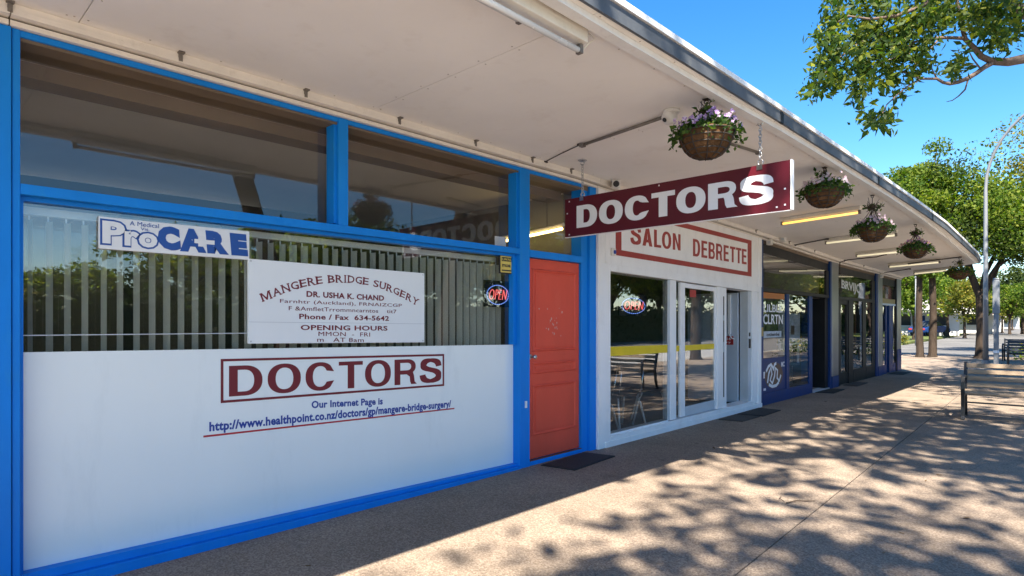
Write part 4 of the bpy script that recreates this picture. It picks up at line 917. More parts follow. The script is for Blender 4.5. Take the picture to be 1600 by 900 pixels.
# chairs and a table inside the salon window
def chair(x, y, rz, label):
    t = thing('salon_chair', (0,0,0), label, 'chair', 'dark chairs in the salon window')
    def shell(prof, w0, w1):
        mb = MB(); n = 9
        for px_, pz in prof:
            for k in range(n):
                s_ = -1+2*k/(n-1); mb.v.append((px_+.02*s_*s_, s_*w0, pz+.035*s_*s_))
        m_ = len(prof); f = [(i*n+k,i*n+k+1,(i+1)*n+k+1,(i+1)*n+k) for i in range(m_-1) for k in range(n-1)]
        mb.f = f; return solid(mb, (.008,0,-.008))
    build('seat', shell([(.24,.43),(.20,.445),(.05,.435),(-.10,.43),(-.17,.445)], .21, .2), 'plastic', t, smooth=True, bevel=0)
    build('backrest', shell([(-.17,.56),(-.20,.64),(-.225,.74),(-.24,.83),(-.25,.86)], .20, .2), 'plastic', t, smooth=True)
    build('back_rail', MB().tube([(-.16,.17,.42),(-.20,.17,.56),(-.235,.17,.78)], .010, 8).tube([(-.16,-.17,.42),(-.20,-.17,.56),(-.235,-.17,.78)], .010, 8), 'chrome', t, smooth=True)
    for sx_ in (1, -1):
        for sy_ in (1, -1):
            build('leg', MB().tube([(sx_*.13,sy_*.15,.425),(sx_*.17,sy_*.17,.35),(sx_*.26,sy_*.21,.0)], .013, 8), 'leg_paint', t, smooth=True)
    t.location = (x, y, .02); t.rotation_euler = (0,0,rz); return t
c0 = chair(-.45, 6.02, R(200), 'dark shell chair with chrome legs nearest the left of the salon window')
dup(c0, (-.46,6.62,.02), 'dark shell chair with chrome legs in the middle of the salon window', R(160))
dup(c0, (-.42,7.30,.02), 'dark shell chair with chrome legs behind the narrow pane of the slider', R(215))
dup(c0, (-1.5,6.3,.02), 'dark shell chair set back behind the front two in the salon', R(20))
tb = thing('salon_table', (-1.15,6.8,.02), 'low dark table with papers behind the salon chairs', 'table')
box('table_top', 'plastic', tb, -1.45, -.95, 6.2, 7.5, .62, .65, bevel=.005)
for x in (-1.40,-1.0):
    for y in (6.25,7.45): build('leg', MB().tube([(x,y,.02),(x,y,.619)], .015, 8), 'chrome', tb)
pp = thing('magazine', (-1.1,6.75,.66), 'open pale magazine lying on the salon table', 'magazine')
box('page', 'poster_pale', pp, -1.22, -.98, 6.60, 6.78, .652, .660); box('page', 'sign_white', pp, -1.22, -.98, 6.785, 6.95, .652, .662)

# ------------------------------------------------------------------ the blue shops beyond
def far_room(p, y0, y1): room(p, y0, y1, 5.0, ztop=2.66)
ca = thing('blue_shop', (0,12.1,0), 'navy framed shop with posters in its two windows beside the white salon', 'shop')
far_room(ca, 10.022, 13.77)
tp = lambda y: zs(y)-.1
box('corner_post', 'navy', ca, -.16, .002, 10.022, 10.178, 0, tp(10.1), bevel=.004)
tilt_bar('fascia_board', 'black', ca, -.16, -.03, 10.18, 13.765, 2.56, tp(10.18)-.001, 2.47, tp(13.76)-.001)
tilt_bar('transom', 'black', ca, -.16, -.004, 10.18, 13.765, 1.915, 1.985, 1.90, 1.965, bevel=.003)
build('transom_pane', loft(MB(), [rect_sec(-.038,-.032,10.18,1.985,2.56), rect_sec(-.038,-.032,13.6,1.965,2.475)]), 'glass_far', ca)
box('frame_post', 'black', ca, -.15, -.01, 13.60, 13.765, 1.967, 2.472)
box('mullion', 'navy', ca, -.15, -.002, 11.262, 11.405, .201, 1.902, bevel=.003)
box('mullion', 'navy', ca, -.15, -.002, 12.500, 12.690, .0, 1.900, bevel=.003)
tilt_bar('stall_board', 'navy', ca, -.15, .0, 10.181, 12.498, -.01, .20, -.01, .195, bevel=.003)
pane(ca, -.022, 10.181, 11.26, .78, 1.905, 'glass_far'); pane(ca, -.022, 11.407, 12.498, .201, 1.90, 'glass_far')
box('sill_rail', 'black', ca, -.12, -.027, 11.407, 12.498, .2015, .235); box('window_bead', 'alu', ca, -.12, -.027, 11.185, 11.235, .80, 1.82)
box('lower_panel', 'navy', ca, -.11, -.018, 10.182, 11.26, .202, .778)
box('header_board', 'orange', ca, -.0185, -.0125, 10.182, 11.18, 1.80, 1.90)
XC = -.0185
lettering('window_lettering', 'LILBLL', 'letter_white', ca, XC, 10.24, 11.10, 1.57, 1.70, .015); lettering('window_lettering', 'CLRTN', 'letter_white', ca, XC, 10.22, 11.12, 1.36, 1.53, .015)
box('window_label', 'poster_pale', ca, -.0185, -.0175, 10.24, 11.05, 1.13, 1.24); lettering('window_lettering', 'otienlə'.replace('ə','e'), 'ink', ca, -.0172, 10.36, 10.95, 1.155, 1.215, .03)
box('poster', 'poster_green', ca, -.12, -.115, 10.2, 11.15, 1.24, 1.78); box('poster', 'poster_brown', ca, -.12, -.115, 10.3, 11.1, .90, 1.12)
# the round white badge on the navy panel
mb = MB(); pts = [(-.0175, 10.70+.42*math.cos(a), .475+.225*math.sin(a)) for a in [2*math.pi*i/24 for i in range(24)]]; mb.add(pts, [tuple(range(24))]); build('badge_disc', solid(mb, (.001,0,0)), 'poster_brown', ca)
def stroke(name, mat, parent, x, pts, w):
    mb = MB(); P = [Vector((0,)+p) for p in pts]; L = []
    for i, p in enumerate(P):
        t = (P[min(i+1,len(P)-1)]-P[max(i-1,0)]).normalized(); nrm = Vector((0,-t.z,t.y)); L += [p+nrm*w, p-nrm*w]
    mb.add([(x,p.y,p.z) for p in L], [(2*i,2*i+1,2*i+3,2*i+2) for i in range(len(P)-1)]); return build(name, solid(mb, (.001,0,0)), mat, parent)
for pts in ([(10.40,.36),(10.46,.52),(10.56,.62),(10.60,.50),(10.52,.40),(10.62,.34),(10.72,.46),(10.76,.60),(10.86,.55),(10.84,.42),(10.94,.36),(11.02,.46)],
            [(10.34,.56),(10.44,.64),(10.56,.67),(10.66,.60)], [(10.46,.33),(10.62,.285),(10.80,.29),(10.92,.34)], [(10.66,.56),(10.72,.66),(10.80,.68)]): stroke('badge_script', 'letter_white', ca, -.0160, pts, .026)
lettering('badge_lettering', 'MC', 'letter_white', ca, -.0175, 11.04, 11.20, .60, .69, .03); box('badge_mark', 'letter_white', ca, -.0178, -.0168, 10.23, 10.33, .24, .28); box('badge_mark', 'letter_white', ca, -.0178, -.0168, 10.205, 10.30, .45, .56)
# display behind the second window
box('poster', 'poster_pale', ca, -.13, -.125, 11.62, 12.35, 1.02, 1.56); box('poster', 'poster_red', ca, -.14, -.135, 11.55, 11.80, 1.45, 1.78); box('poster', 'poster_brown', ca, -.122, -.118, 11.85, 12.02, 1.16, 1.33)
box('display_shelf', 'sign_white', ca, -.30, -.15, 11.45, 12.46, .96, .99); box('display_shelf', 'inside_dark', ca, -.32, -.16, 11.45, 12.46, .56, .60); box('display_panel', 'inside_dark', ca, -.33, -.322, 11.45, 12.46, .24, .56)
for yy in (11.5,12.4): box('shelf_leg', 'sign_white', ca, -.2, -.17, yy, yy+.04, .6, .96)
def leafy(name, parent, c, r, n, mat, size, seed):
    rng = np.random.default_rng(seed); P = np.array(c)+rng.normal(size=(n,3))*np.array(r); return quads(name, leaves(P, size, rng, -.2), mat, parent, kind='stuff')
vs = thing('potted_plant', (-.24,11.95,.60), 'small yellow green potted plant on the shelf in the navy shop window', 'plant')
build('pot', MB().lathe((-.24,11.95,.60), [(.04,0),(.06,.09),(.062,.10),(.05,.095)], 14, True), 'ink', vs); leafy('leaves', vs, (-.24,11.95,.74), (.04,.06,.03), 120, 'leaf_b', .05, 3)
# recessed door
rd = box('door', 'black', ca, -.36, -.30, 12.74, 12.84, .02, 1.88)
box('door_stile', 'black', rd, -.36, -.30, 13.45, 13.56, .02, 1.88); box('door_rail', 'black', rd, -.359, -.301, 12.841, 13.449, 1.79, 1.879); box('door_rail', 'black', rd, -.359, -.301, 12.841, 13.449, .021, .24)
box('door_pane', 'glass_far', rd, -.333, -.327, 12.841, 13.449, .24, 1.79); build('door_pull', MB().tube([(-.295,12.79,.75),(-.25,12.79,.78),(-.25,12.79,1.25),(-.295,12.79,1.28)], .014, 8), 'metal', rd, smooth=True)
box('door_step', 'alu', ca, -.38, .01, 12.70, 13.76, 0, .019)
box('poster', 'orange', ca, -.9, -.88, 13.0, 13.4, 1.2, 1.75); leafy('shop_plant', ca, (-.75,13.2,1.0), (.1,.15,.25), 160, 'leaf_b', .09, 5)
box('reveal', 'black', ca, -.38, -.17, 12.700, 12.735, .02, 1.90); box('reveal', 'black', ca, -.38, -.03, 13.57, 13.765, .02, 1.895)

po = thing('steel_pillar', (-.03,14.04,0), 'brushed steel faced pillar between the first and second blue shops', 'pillar')
box('pillar_face', 'steel_post', po, -.10, .03, 13.85, 14.31, .25, tp(14), bevel=.006); box('pillar_side', 'navy', po, -.16, .02, 13.77, 13.847, 0, tp(13.8), bevel=.003); box('pillar_base', 'navy', po, -.10, .034, 13.85, 14.312, 0, .248, bevel=.003)

s3 = thing('dark_shop', (0,16,0), 'black framed shop with white transom lettering and an orange board inside', 'shop')
far_room(s3, 14.32, 17.62)
tilt_bar('fascia_board', 'black', s3, -.16, -.03, 14.32, 17.615, 2.47, tp(14.32)-.001, 2.45, tp(17.6)-.001)
box('transom', 'black', s3, -.16, -.004, 14.32, 17.615, 1.89, 1.965, bevel=.003)
pane(s3, -.035, 14.322, 17.30, 1.966, 2.47, 'glass_far', 'transom_pane'); box('frame_post', 'black', s3, -.16, -.01, 17.30, 17.615, 1.966, 2.449)
lettering('window_lettering', 'BRVIJO', 'alu', s3, -.0315, 14.75, 16.35, 2.10, 2.34, .03, zr0=2.02, zr1=2.30)
for y0, y1 in ((14.32,14.55),(15.22,15.60),(16.42,16.72),(17.32,17.615)): box('mullion', 'black', s3, -.15, -.004, y0, y1, .0, 1.889, bevel=.003)
box('stall_board', 'black', s3, -.15, -.001, 15.601, 16.419, 0, .30, bevel=.003); box('stall_board', 'black', s3, -.15, -.001, 16.721, 17.319, 0, .30, bevel=.003)
pane(s3, -.022, 15.601, 16.419, .301, 1.888, 'glass_far'); pane(s3, -.022, 16.721, 17.319, .301, 1.888, 'glass_far')
d3 = box('door', 'black', s3, -.07, -.02, 14.551, 14.66, .02, 1.888)
box('door_stile', 'black', d3, -.07, -.02, 15.12, 15.219, .02, 1.888); box('door_rail', 'black', d3, -.069, -.021, 14.661, 15.119, .021, .27); box('door_rail', 'black', d3, -.069, -.021, 14.661, 15.119, 1.79, 1.887); box('door_pane', 'glass_far', d3, -.048, -.042, 14.661, 15.119, .27, 1.79)
box('display_board', 'orange', s3, -.32, -.28, 16.85, 17.25, .35, 1.86); box('display_board', 'poster_brown', s3, -.5, -.46, 14.7, 15.1, .3, 1.7)

p3 = thing('steel_pillar', (-.03,17.9,0), 'second steel pillar nearer the end of the shops', 'pillar')
box('pillar_face', 'steel_post', p3, -.10, .03, 17.80, 18.22, .25, tp(18), bevel=.006); box('pillar_side', 'navy', p3, -.16, .02, 17.62, 17.797, 0, tp(17.7), bevel=.003); box('pillar_base', 'navy', p3, -.10, .034, 17.80, 18.222, 0, .248, bevel=.003)

s4 = thing('corner_shop', (0,19.3,0), 'last blue shop at the far corner with colourful posters over its door', 'shop')
far_room(s4, 18.225, 20.5)
box('fascia_board', 'black', s4, -.16, -.03, 18.23, 19.92, 2.40, tp(19)-.001); box('lower_fascia', 'tan', s4, -.14, -.02, 18.23, 19.92, 1.905, 2.03); box('transom', 'alu', s4, -.15, -.004, 18.23, 19.92, 1.85, 1.903, bevel=.003)
pane(s4, -.035, 18.23, 19.92, 2.031, 2.399, 'glass_far', 'transom_pane')
for i, (mt, a, b) in enumerate((('poster_pale',18.30,18.62),('poster_red',18.66,18.95),('poster_green',18.98,19.2),('poster_pale',19.22,19.5),('poster_red',19.52,19.88))): box('poster', mt, s4, -.11, -.105, a, b, 2.05, 2.38-.02*(i % 3))
for y0, y1, mt in ((18.23,18.42,'navy'),(18.75,18.85,'navy'),(19.15,19.45,'navy'),(19.46,19.60,'navy')): box('mullion', mt, s4, -.15, -.006, y0, y1, 0, 1.849, bevel=.003)
box('stall_board', 'navy', s4, -.15, -.003, 18.421, 18.749, 0, .24); pane(s4, -.022, 18.421, 18.749, .241, 1.848, 'glass_far')
d4 = box('door', 'glass_far', s4, -.128, -.122, 18.86, 19.14, .05, 1.84); box('door_rail', 'navy', d4, -.14, -.11, 18.851, 19.149, .01, .18)
pane(s4, -.022, 19.601, 19.919, .241, 1.848, 'glass_far'); box('stall_board', 'navy', s4, -.15, -.003, 19.601, 19.919, 0, .24)
box('end_post', 'steel_post', s4, -.10, .02, 20.0, 20.49, .62, tp(20)-.001, bevel=.006); box('end_post_base', 'navy', s4, -.10, .024, 19.995, 20.495, 0, .618, bevel=.003); box('end_post_side', 'black', s4, -.16, .012, 19.921, 19.994, 0, tp(20)-.001)
box('end_wall', 'navy', s4, -7, -.10, 20.40, 20.50, 0, 2.62)
nb = thing('neighbour_shop', (0,-3.5,0), 'plain pale wall of the next shop to the left of the surgery', 'shop')
box('wall', 'white', nb, -.16, .0, -6, -1.202, 0, tz(-3))
rb = thing('rear_wall_block', (-6,7,0), 'plain rear wall closing the row of shops', 'wall')
box('rear_wall', 'house_white', rb, -7.1, -6.9, 5.42, 20.5, 0, 3.5); box('end_gable', 'house_white', rb, -6.9, -.2, -6.0, -5.9, 0, 3.1)  # unseen walls added behind the shops to keep sun out of the rooms

# ------------------------------------------------------------------ mats, twigs, fallen leaves
def mat_(poly, mt, label, h=.012):
    c = (sum(p[0] for p in poly)/4, sum(p[1] for p in poly)/4, 0); t = thing('door_mat', c, label, 'mat', 'mats outside the shop doors')
    build('mat_pad', MB().prism(poly, 'z', .0005, h), mt, t, bevel=.004)
    q = [(c[0]+(p[0]-c[0])*.93, c[1]+(p[1]-c[1])*.95) for p in poly]; build('mat_pile', MB().prism(q, 'z', h, h+.003), mt, t)
mat_([(.055,4.43),(.42,4.50),(.36,5.26),(.015,5.18)], 'rubber', 'black rubber mat in front of the coral red door')
mat_([(.075,8.95),(.45,9.0),(.42,9.80),(.06,9.82)], 'rubber', 'black mat in front of the open salon doorway')
mat_([(.10,8.25),(.42,8.32),(.43,8.93),(.08,8.88)], 'worn_rubber', 'thin worn brown mat beside the salon mat')
mat_([(.03,12.75),(.34,12.85),(.30,13.75),(.03,13.70)], 'rubber', 'dark mat outside the first navy shop door')
mat_([(.04,14.6),(.32,14.6),(.30,15.6),(.04,15.6)], 'worn_rubber', 'worn mat outside the black framed shop')
mat_([(.05,18.6),(.42,18.7),(.40,19.7),(.05,19.6)], 'rubber', 'dark mat outside the last corner shop')
tw = thing('twig', (2.28,4.9,.01), 'thin dark twig lying on the paving', 'twig')
build('stem', MB().tube([(2.23,4.80,.010),(2.27,4.90,.014),(2.33,4.96,.010),(2.37,5.02,.008)], [.004,.005,.004,.002], 6), 'vine', tw); build('side_stem', MB().tube([(2.20,4.84,.006),(2.15,4.88,.012),(2.13,4.97,.006)], .0025, 5), 'vine', tw)
rng = np.random.default_rng(5); n = 190
P = np.stack([rng.uniform(.6,6.6,n), rng.uniform(1,29,n), np.full(n,.010)], 1); lf = leaves(P, .05, rng, 0, .5); lf[:,:,2] = .004+np.abs(lf[:,:,2]-.010)*.25
tag(quads('fallen_leaves', lf, 'dead_leaf', kind='stuff'), 'scattered dry leaves on the paving', 'leaves')

# ------------------------------------------------------------------ benches
def bench(L, label, mat='wood'):
    t = thing('park_bench', (0,0,0), label, 'bench', 'park benches on the footpath')
    def slat(name, y, z, w, h, tilt):
        mb = MB().box(.03, L-.03, -w/2, w/2, -h/2, h/2); c, s_ = math.cos(tilt), math.sin(tilt)
        mb.v = [(p[0], y+p[1]*c-p[2]*s_, z+p[1]*s_+p[2]*c) for p in mb.v]; build(name, mb, mat, t, bevel=.006)
    for k, (y, z) in enumerate(((-.005,.385),(.085,.402),(.175,.405),(.265,.398),(.35,.392))): slat('seat_slat', y, z, .072, .032, [R(16),R(3),0,R(-2),R(-4)][k])
    for y, z in ((.425,.47),(.452,.565),(.478,.66),(.503,.75)): slat('back_slat', y, z, .064, .028, R(75))
    for x in (0.0, L-.045):
        fr = build('end_frame', MB(), 'iron', t) if False else None
        mb = MB()
        def bar(pts, w, d):
            P = [Vector((0,)+p) for p in pts]; Lr = []
            for i, p in enumerate(P):
                tt = (P[min(i+1,len(P)-1)]-P[max(i-1,0)]).normalized(); nr = Vector((0,-tt.z,tt.y)); Lr.append((p+nr*d, p-nr*d))
            m2 = MB(); loft(m2, [[(x,a.y,a.z),(x+w,a.y,a.z),(x+w,b.y,b.z),(x,b.y,b.z)] for a, b in Lr]); mb.add(m2.v, m2.f)
        bar([(-.055,.0),(-.035,.05),(-.03,.18),(-.045,.32),(-.06,.44),(-.055,.54),(-.02,.605),(.06,.62),(.25,.60),(.425,.585)], .045, .018)
        bar([(.50,.0),(.465,.05),(.43,.20),(.405,.36),(.42,.46),(.47,.62),(.53,.80)], .0449, .020)
        bar([(-.035,.345),(.10,.372),(.25,.370),(.405,.355)], .0448, .016); bar([(-.085,.008),(-.02,.008)], .0447, .010); bar([(.45,.008),(.55,.008)], .0446, .010)
        build('end_frame', mb, 'iron', t, bevel=.003)
    build('under_rail', MB().box(.05,L-.05,-.02,.0,.24,.262), 'iron', t); build('centre_strut', MB().box(L*.5,L*.5+.03,-.012,.38,.255,.368), 'iron', t)
    return t
b1 = bench(1.85, 'nearest slatted timber bench with black iron arm facing the camera'); b1.location = (2.60,10.74,0); b1.rotation_euler = (0,0,R(3))
b2 = bench(1.7, 'dark bench on the footpath just beyond the lamp post', mat='iron'); b2.location = (2.08,24.9,0); b2.rotation_euler = (0,0,R(2))
b3 = dup(b2, (1.75,27.6,0), 'dark bench farther off behind the short grey post', R(-2))

# ------------------------------------------------------------------ lamp post, short post
lx, ly = 1.545, 24.9
st = thing('street_lamp', (lx,ly,0), 'tall galvanised street lamp post with a long curved arm', 'street lamp')
pts = [(lx,ly,.0),(lx,ly,2.5),(lx,ly,5.6)]; cx_, rr = 2.6, 2.55
for i in range(0, 13):
    a = math.pi-(math.pi*.60)*i/12; pts.append((lx+.95*2.3*(1+math.cos(a)), ly-.25*(1+math.cos(a)), 5.75+2.6*math.sin(a)*1.0))
build('pole', MB().tube(pts, [.080,.068,.054]+[.048-.0014*i for i in range(13)], 14), 'galv', st, smooth=True)
build('base_collar', MB().lathe((lx,ly,0), [(.15,0),(.15,.02),(.108,.03),(.106,.14),(.10,.145)], 16, True), 'galv', st); e = Vector(pts[-1])
build('lantern', MB().box(e.x-.02,e.x+.62,e.y-.14,e.y+.14,e.z-.06,e.z+.06), 'galv', st, bevel=.03); build('lens', MB().box(e.x+.1,e.x+.58,e.y-.11,e.y+.11,e.z-.085,e.z-.0605), 'tube_off', st, bevel=.01)
sp_ = thing('post', (1.86,24.35,0), 'short grey post with a wider upper sleeve beside the lamp post', 'post')
px0, py0 = 1.86, 24.35
build('pole', MB().box(px0-.065,px0+.065,py0-.05,py0+.05,0,1.66), 'galv', sp_, bevel=.012); build('sleeve', MB().box(px0-.088,px0+.088,py0-.07,py0+.07,1.66,2.72).add([], []), 'galv', sp_, bevel=.015)
build('sleeve_cap', MB().box(px0-.080,px0+.080,py0-.062,py0+.062,2.7205,2.79), 'galv', sp_, bevel=.025); build('band', MB().box(px0-.067,px0+.067,py0-.052,py0+.052,.42,.50), 'letter_white', sp_)

# ------------------------------------------------------------------ trees
def tree(x, y, label, H, base, rx, trunk_r, n, size, mat, seed, group, fork=None, clumps=80, lean=(0,0), name='street_tree', bark='bark', spread=.19, mix=(), ztop=None, extra=(), flat=1.0):
    """tapered trunk, limbs that fork out to leaf clumps filling an uneven crown between heights base and H"""
    rng = np.random.default_rng(seed); t = thing(name, (x,y,0), label, 'tree', group)
    fork = base*.8 if fork is None else fork; rz = (H-base)/2; cz = base+rz
    C = []
    while len(C) < clumps:
        p = rng.uniform(-1, 1, 3); r = np.linalg.norm(p)
        if r > 1 or r < .35 or (p[2] < -.55 and rng.uniform() < .5): continue
        k = rx*(.82+.30*math.sin(math.atan2(p[1],p[0])*3+seed)); C.append((x+lean[0]+p[0]*k*flat, y+lean[1]+p[1]*k, cz+p[2]*rz*(.9+.15*rng.normal())))
    C = np.array(C+[tuple(e_) for e_ in extra]); mb = MB(); top = Vector((x+lean[0]*.35, y+lean[1]*.35, fork))
    mb.tube([(x,y,-.05),(x+.02,y,.12),(x+lean[0]*.1+rng.normal()*.03,y+lean[1]*.1,fork*.45),tuple(top)], [trunk_r*1.5,trunk_r*1.1,trunk_r*.92,trunk_r*.85], 12, False)
    nl = 6; limbs = []
    order = rng.permutation(len(C))
    for j in range(nl):
        c = Vector(C[order[j]]); mid = top.lerp(c, .5)+Vector((rng.normal()*.2, rng.normal()*.2, .25))
        q = top.lerp(c, .22)+Vector((0,0,.12)); pts = [top-Vector((0,0,.1)), q, mid, c]
        mb.tube(pts, [trunk_r*.66,trunk_r*.50,trunk_r*.32,trunk_r*.10], 8, False); limbs += [q.lerp(mid, .6), mid, mid.lerp(c, .5)]
    for j in order[nl:]:
        c = Vector(C[j]); a = min(limbs, key=lambda p: (p-c).length+.6*max(0, p.z-c.z)); m_ = a.lerp(c, .5)+Vector(rng.normal(size=3)*.12)
        mb.tube([a, m_, c], [trunk_r*.22,trunk_r*.15,trunk_r*.05], 5, False)
    build('trunk', mb, bark, t, smooth=True)
    w = rng.dirichlet(np.full(len(C), 3.0)); ids = rng.choice(len(C), n, p=w); sg_ = rx*spread*(.6+.8*rng.uniform(size=len(C)))
    off = rng.normal(size=(n,3)); rr_ = np.linalg.norm(off, axis=1)[:,None]; off = off/rr_*np.minimum(rr_, 1.9)*np.array([.5+.5*flat,1,.66])
    P = C[ids]+off*sg_[ids][:,None]; KI = ids
    if ztop is not None: ok = (P[:,2] > ztop) & (P[:,0] > 4.25); KI = ids[ok]; P = P[ok]
    cr_ = quads('crown', leaves(P, size, rng, .3, .52), mat, t, kind='stuff')
    if mix:  # some clumps lighter, some darker: light and shade put into leaf colour
        for m_ in mix: cr_.data.materials.append(M[m_])
        pick = rng.choice(len(mix)+1, len(C), p=[.5]+[.5/len(mix)]*len(mix)); cr_.data.polygons.foreach_set('material_index', pick[KI].astype(np.int32)); cr_.data.update()
    return t
GK = 'trees along the kerb of the shops'
tree(6.9, 9.2, 'kerb tree whose branch hangs into the top right of the photo', 12.5, 6.2, 3.0, .19, 5600, .27, 'leaf_near', 21, GK, fork=4.2, ztop=5.6, spread=.24, clumps=46, lean=(0,1.9), flat=.8)
for i, (x, y, H, n, s) in enumerate(((6.9,-4.6,12.5,2500,22),(7.4,5.7,12.8,3300,23),(6.9,15.4,12.2,4600,24),(6.6,21.0,12.0,6800,25))):
    tree(x, y, ['kerb tree behind the camera to the right of the shops', 'kerb tree opposite the surgery door', 'kerb tree across the footpath from the navy shops', 'kerb tree beside the far lamp post'][i], H, 6.4, (2.5,3.4,3.4,3.4)[i], .19, n, .27, 'leaf_near', s, GK, fork=4.4, ztop=5.8, spread=.24, clumps=46, lean=((.5,1.2),(-.75,-3.3),(-.1,0),(0,0))[i], flat=(.62,.62,.7,1.0)[i], extra=((), [(5.85,-1.2,11.4),(5.6,-1.0,11.2),(6.0,-1.4,11.6),(5.75,-1.3,11.0),(5.5,-.7,10.8),(5.9,-1.1,11.2),(5.7,-1.2,11.3)], (), ())[i])  # crowns narrowed for more bounce; extra clumps added to shade the hanging sign

# the branch in view: limbs and sprays of leaves that reach out over the canopy
hb = thing('overhanging_branch', (3.4,8.5,4.2), 'leafy branch reaching in over the canopy at the top right', 'branch')
ZB = 6.6
def limb(mb, pts, r0, r1, dz=0.0):
    P = [at(px, py, ZB+dz+(px-1600)*.0006) for px, py in pts]; n = len(P); mb.tube(P, [r0+(r1-r0)*i/(n-1) for i in range(n)], 8, True)
lm = MB(); P0 = at(1600, 92, ZB)
lm.tube([(6.85,9.2,3.2),(5.4,9.0,3.85),tuple(P0.lerp(Vector((5.4,9.0,3.85)), .4)+Vector((0,0,.05))),tuple(P0)], [.10,.075,.06,.050], 10, True)
limb(lm, [(1600,92),(1575,97),(1550,96)], .050, .040)
limb(lm, [(1550,96),(1533,88),(1522,75),(1508,61),(1503,40),(1498,18),(1494,-10)], .034, .014)
limb(lm, [(1507,60),(1488,59),(1469,59),(1446,62),(1428,66),(1410,80),(1395,92),(1370,100)], .020, .007)
limb(lm, [(1469,59),(1455,75),(1440,88)], .011, .004); limb(lm, [(1428,66),(1400,60),(1371,54),(1352,62),(1337,71),(1312,90),(1292,110),(1275,132)], .016, .005, .1)
limb(lm, [(1552,97),(1538,105),(1526,114),(1513,122),(1498,128),(1484,131),(1474,129),(1464,123),(1440,123),(1428,119),(1410,112)], .030, .008)
limb(lm, [(1440,123),(1426,130),(1415,137),(1400,150),(1386,163),(1380,175),(1368,188)], .011, .004)
limb(lm, [(1513,123),(1508,140),(1498,150),(1488,157),(1479,159)], .011, .003); limb(lm, [(1464,123),(1458,112),(1456,106)], .009, .004)
limb(lm, [(1531,106),(1520,92),(1516,84),(1512,75)], .009, .004); limb(lm, [(1526,103),(1512,100),(1502,99)], .006, .003); limb(lm, [(1420,82),(1425,95),(1440,108)], .007, .003)
limb(lm, [(1640,45),(1600,20),(1585,8),(1570,-4),(1545,-30)], .060, .045, .3)
limb(lm, [(1480,-20),(1440,10),(1400,25),(1360,30),(1325,25),(1308,35)], .024, .006, -.2); limb(lm, [(1560,-10),(1530,20),(1500,40)], .014, .005, .2)
build('limbs', lm, 'bark_pale', hb, smooth=True)
CL = [(1300,62,26),(1288,100,20),(1272,132,10),(1268,142,6),(1318,18,26),(1345,55,34),(1325,100,26),(1310,125,14),(1365,95,24),(1392,108,22),(1345,135,13),(1340,150,8),(1398,38,34),(1418,78,22),(1440,22,28),(1462,38,22),(1385,172,9),(1366,186,11),(1380,190,8),(1362,176,8),(1450,66,16),(1446,92,12),(1500,90,8),(1490,100,7),(1484,104,5),(1522,28,24),(1552,22,24),(1570,52,18),(1545,50,18),(1488,12,22),(1588,10,18),(1560,66,10),(1590,38,10),(1412,138,6),(1370,-12,40),(1450,-18,40),(1540,-14,40),(1300,36,16),(1430,110,9),(1353,118,12),(1298,0,14),(1405,60,20),(1376,66,20),(1292,80,14),(1283,115,12)]
rng = np.random.default_rng(77); LP = []
for (px, py, r) in CL:
    nt_ = int(7+r*r*.050)                                       # little twigs, each with a spray of leaves
    for k in range(nt_):
        a = rng.uniform(0, 2*math.pi); q = math.sqrt(rng.uniform())*r
        c = np.array(at(px+q*math.cos(a), py+q*math.sin(a)*.9, ZB+rng.normal()*.28)); d = rng.normal(size=3); d[2] -= .5; d /= np.linalg.norm(d)
        m_ = rng.integers(5, 10); LP.append(c+d*np.linspace(0, .13, m_)[:,None]+rng.normal(size=(m_,3))*.018)
LP = np.concatenate(LP)
quads('leaf_sprays', leaves(LP, .070, rng, .55, .42, .5), 'leaf_near', hb, kind='stuff')

GF = 'trees beyond the end of the shops'
tree(1.0, 29.1, 'broad forked tree behind the lamp post', 7.5, 2.9, 2.35, .19, 27000, .115, 'leaf_a', 31, GF, fork=2.35, clumps=46, spread=.185, mix=('leaf_y','leaf_c'))
tree(-.87, 28.5, 'slim trunked tree on the left of the pair past the corner', 7.7, 2.9, 1.75, .125, 18000, .115, 'leaf_a', 32, GF, fork=3.4, clumps=34, spread=.185, mix=('leaf_y','leaf_c'))
tree(-.52, 28.9, 'slim trunked tree on the right of the pair past the corner', 8.2, 3.2, 1.8, .135, 18000, .115, 'leaf_a', 33, GF, fork=3.6, clumps=34, spread=.185, mix=('leaf_y','leaf_c'))
tree(3.6, 37.0, 'taller yellowing tree at the right edge of the photo', 11.5, 3.0, 3.0, .2, 26000, .125, 'leaf_b', 34, GF, fork=2.8, clumps=46, spread=.185, mix=('leaf_y','leaf_c'))
tb_ = tree(4.2, 29.8, 'leafy tree to the right of the forked tree', 7.6, 2.7, 2.3, .17, 24000, .115, 'leaf_a', 35, GF, fork=2.5, clumps=46, spread=.185, mix=('leaf_y','leaf_c'))
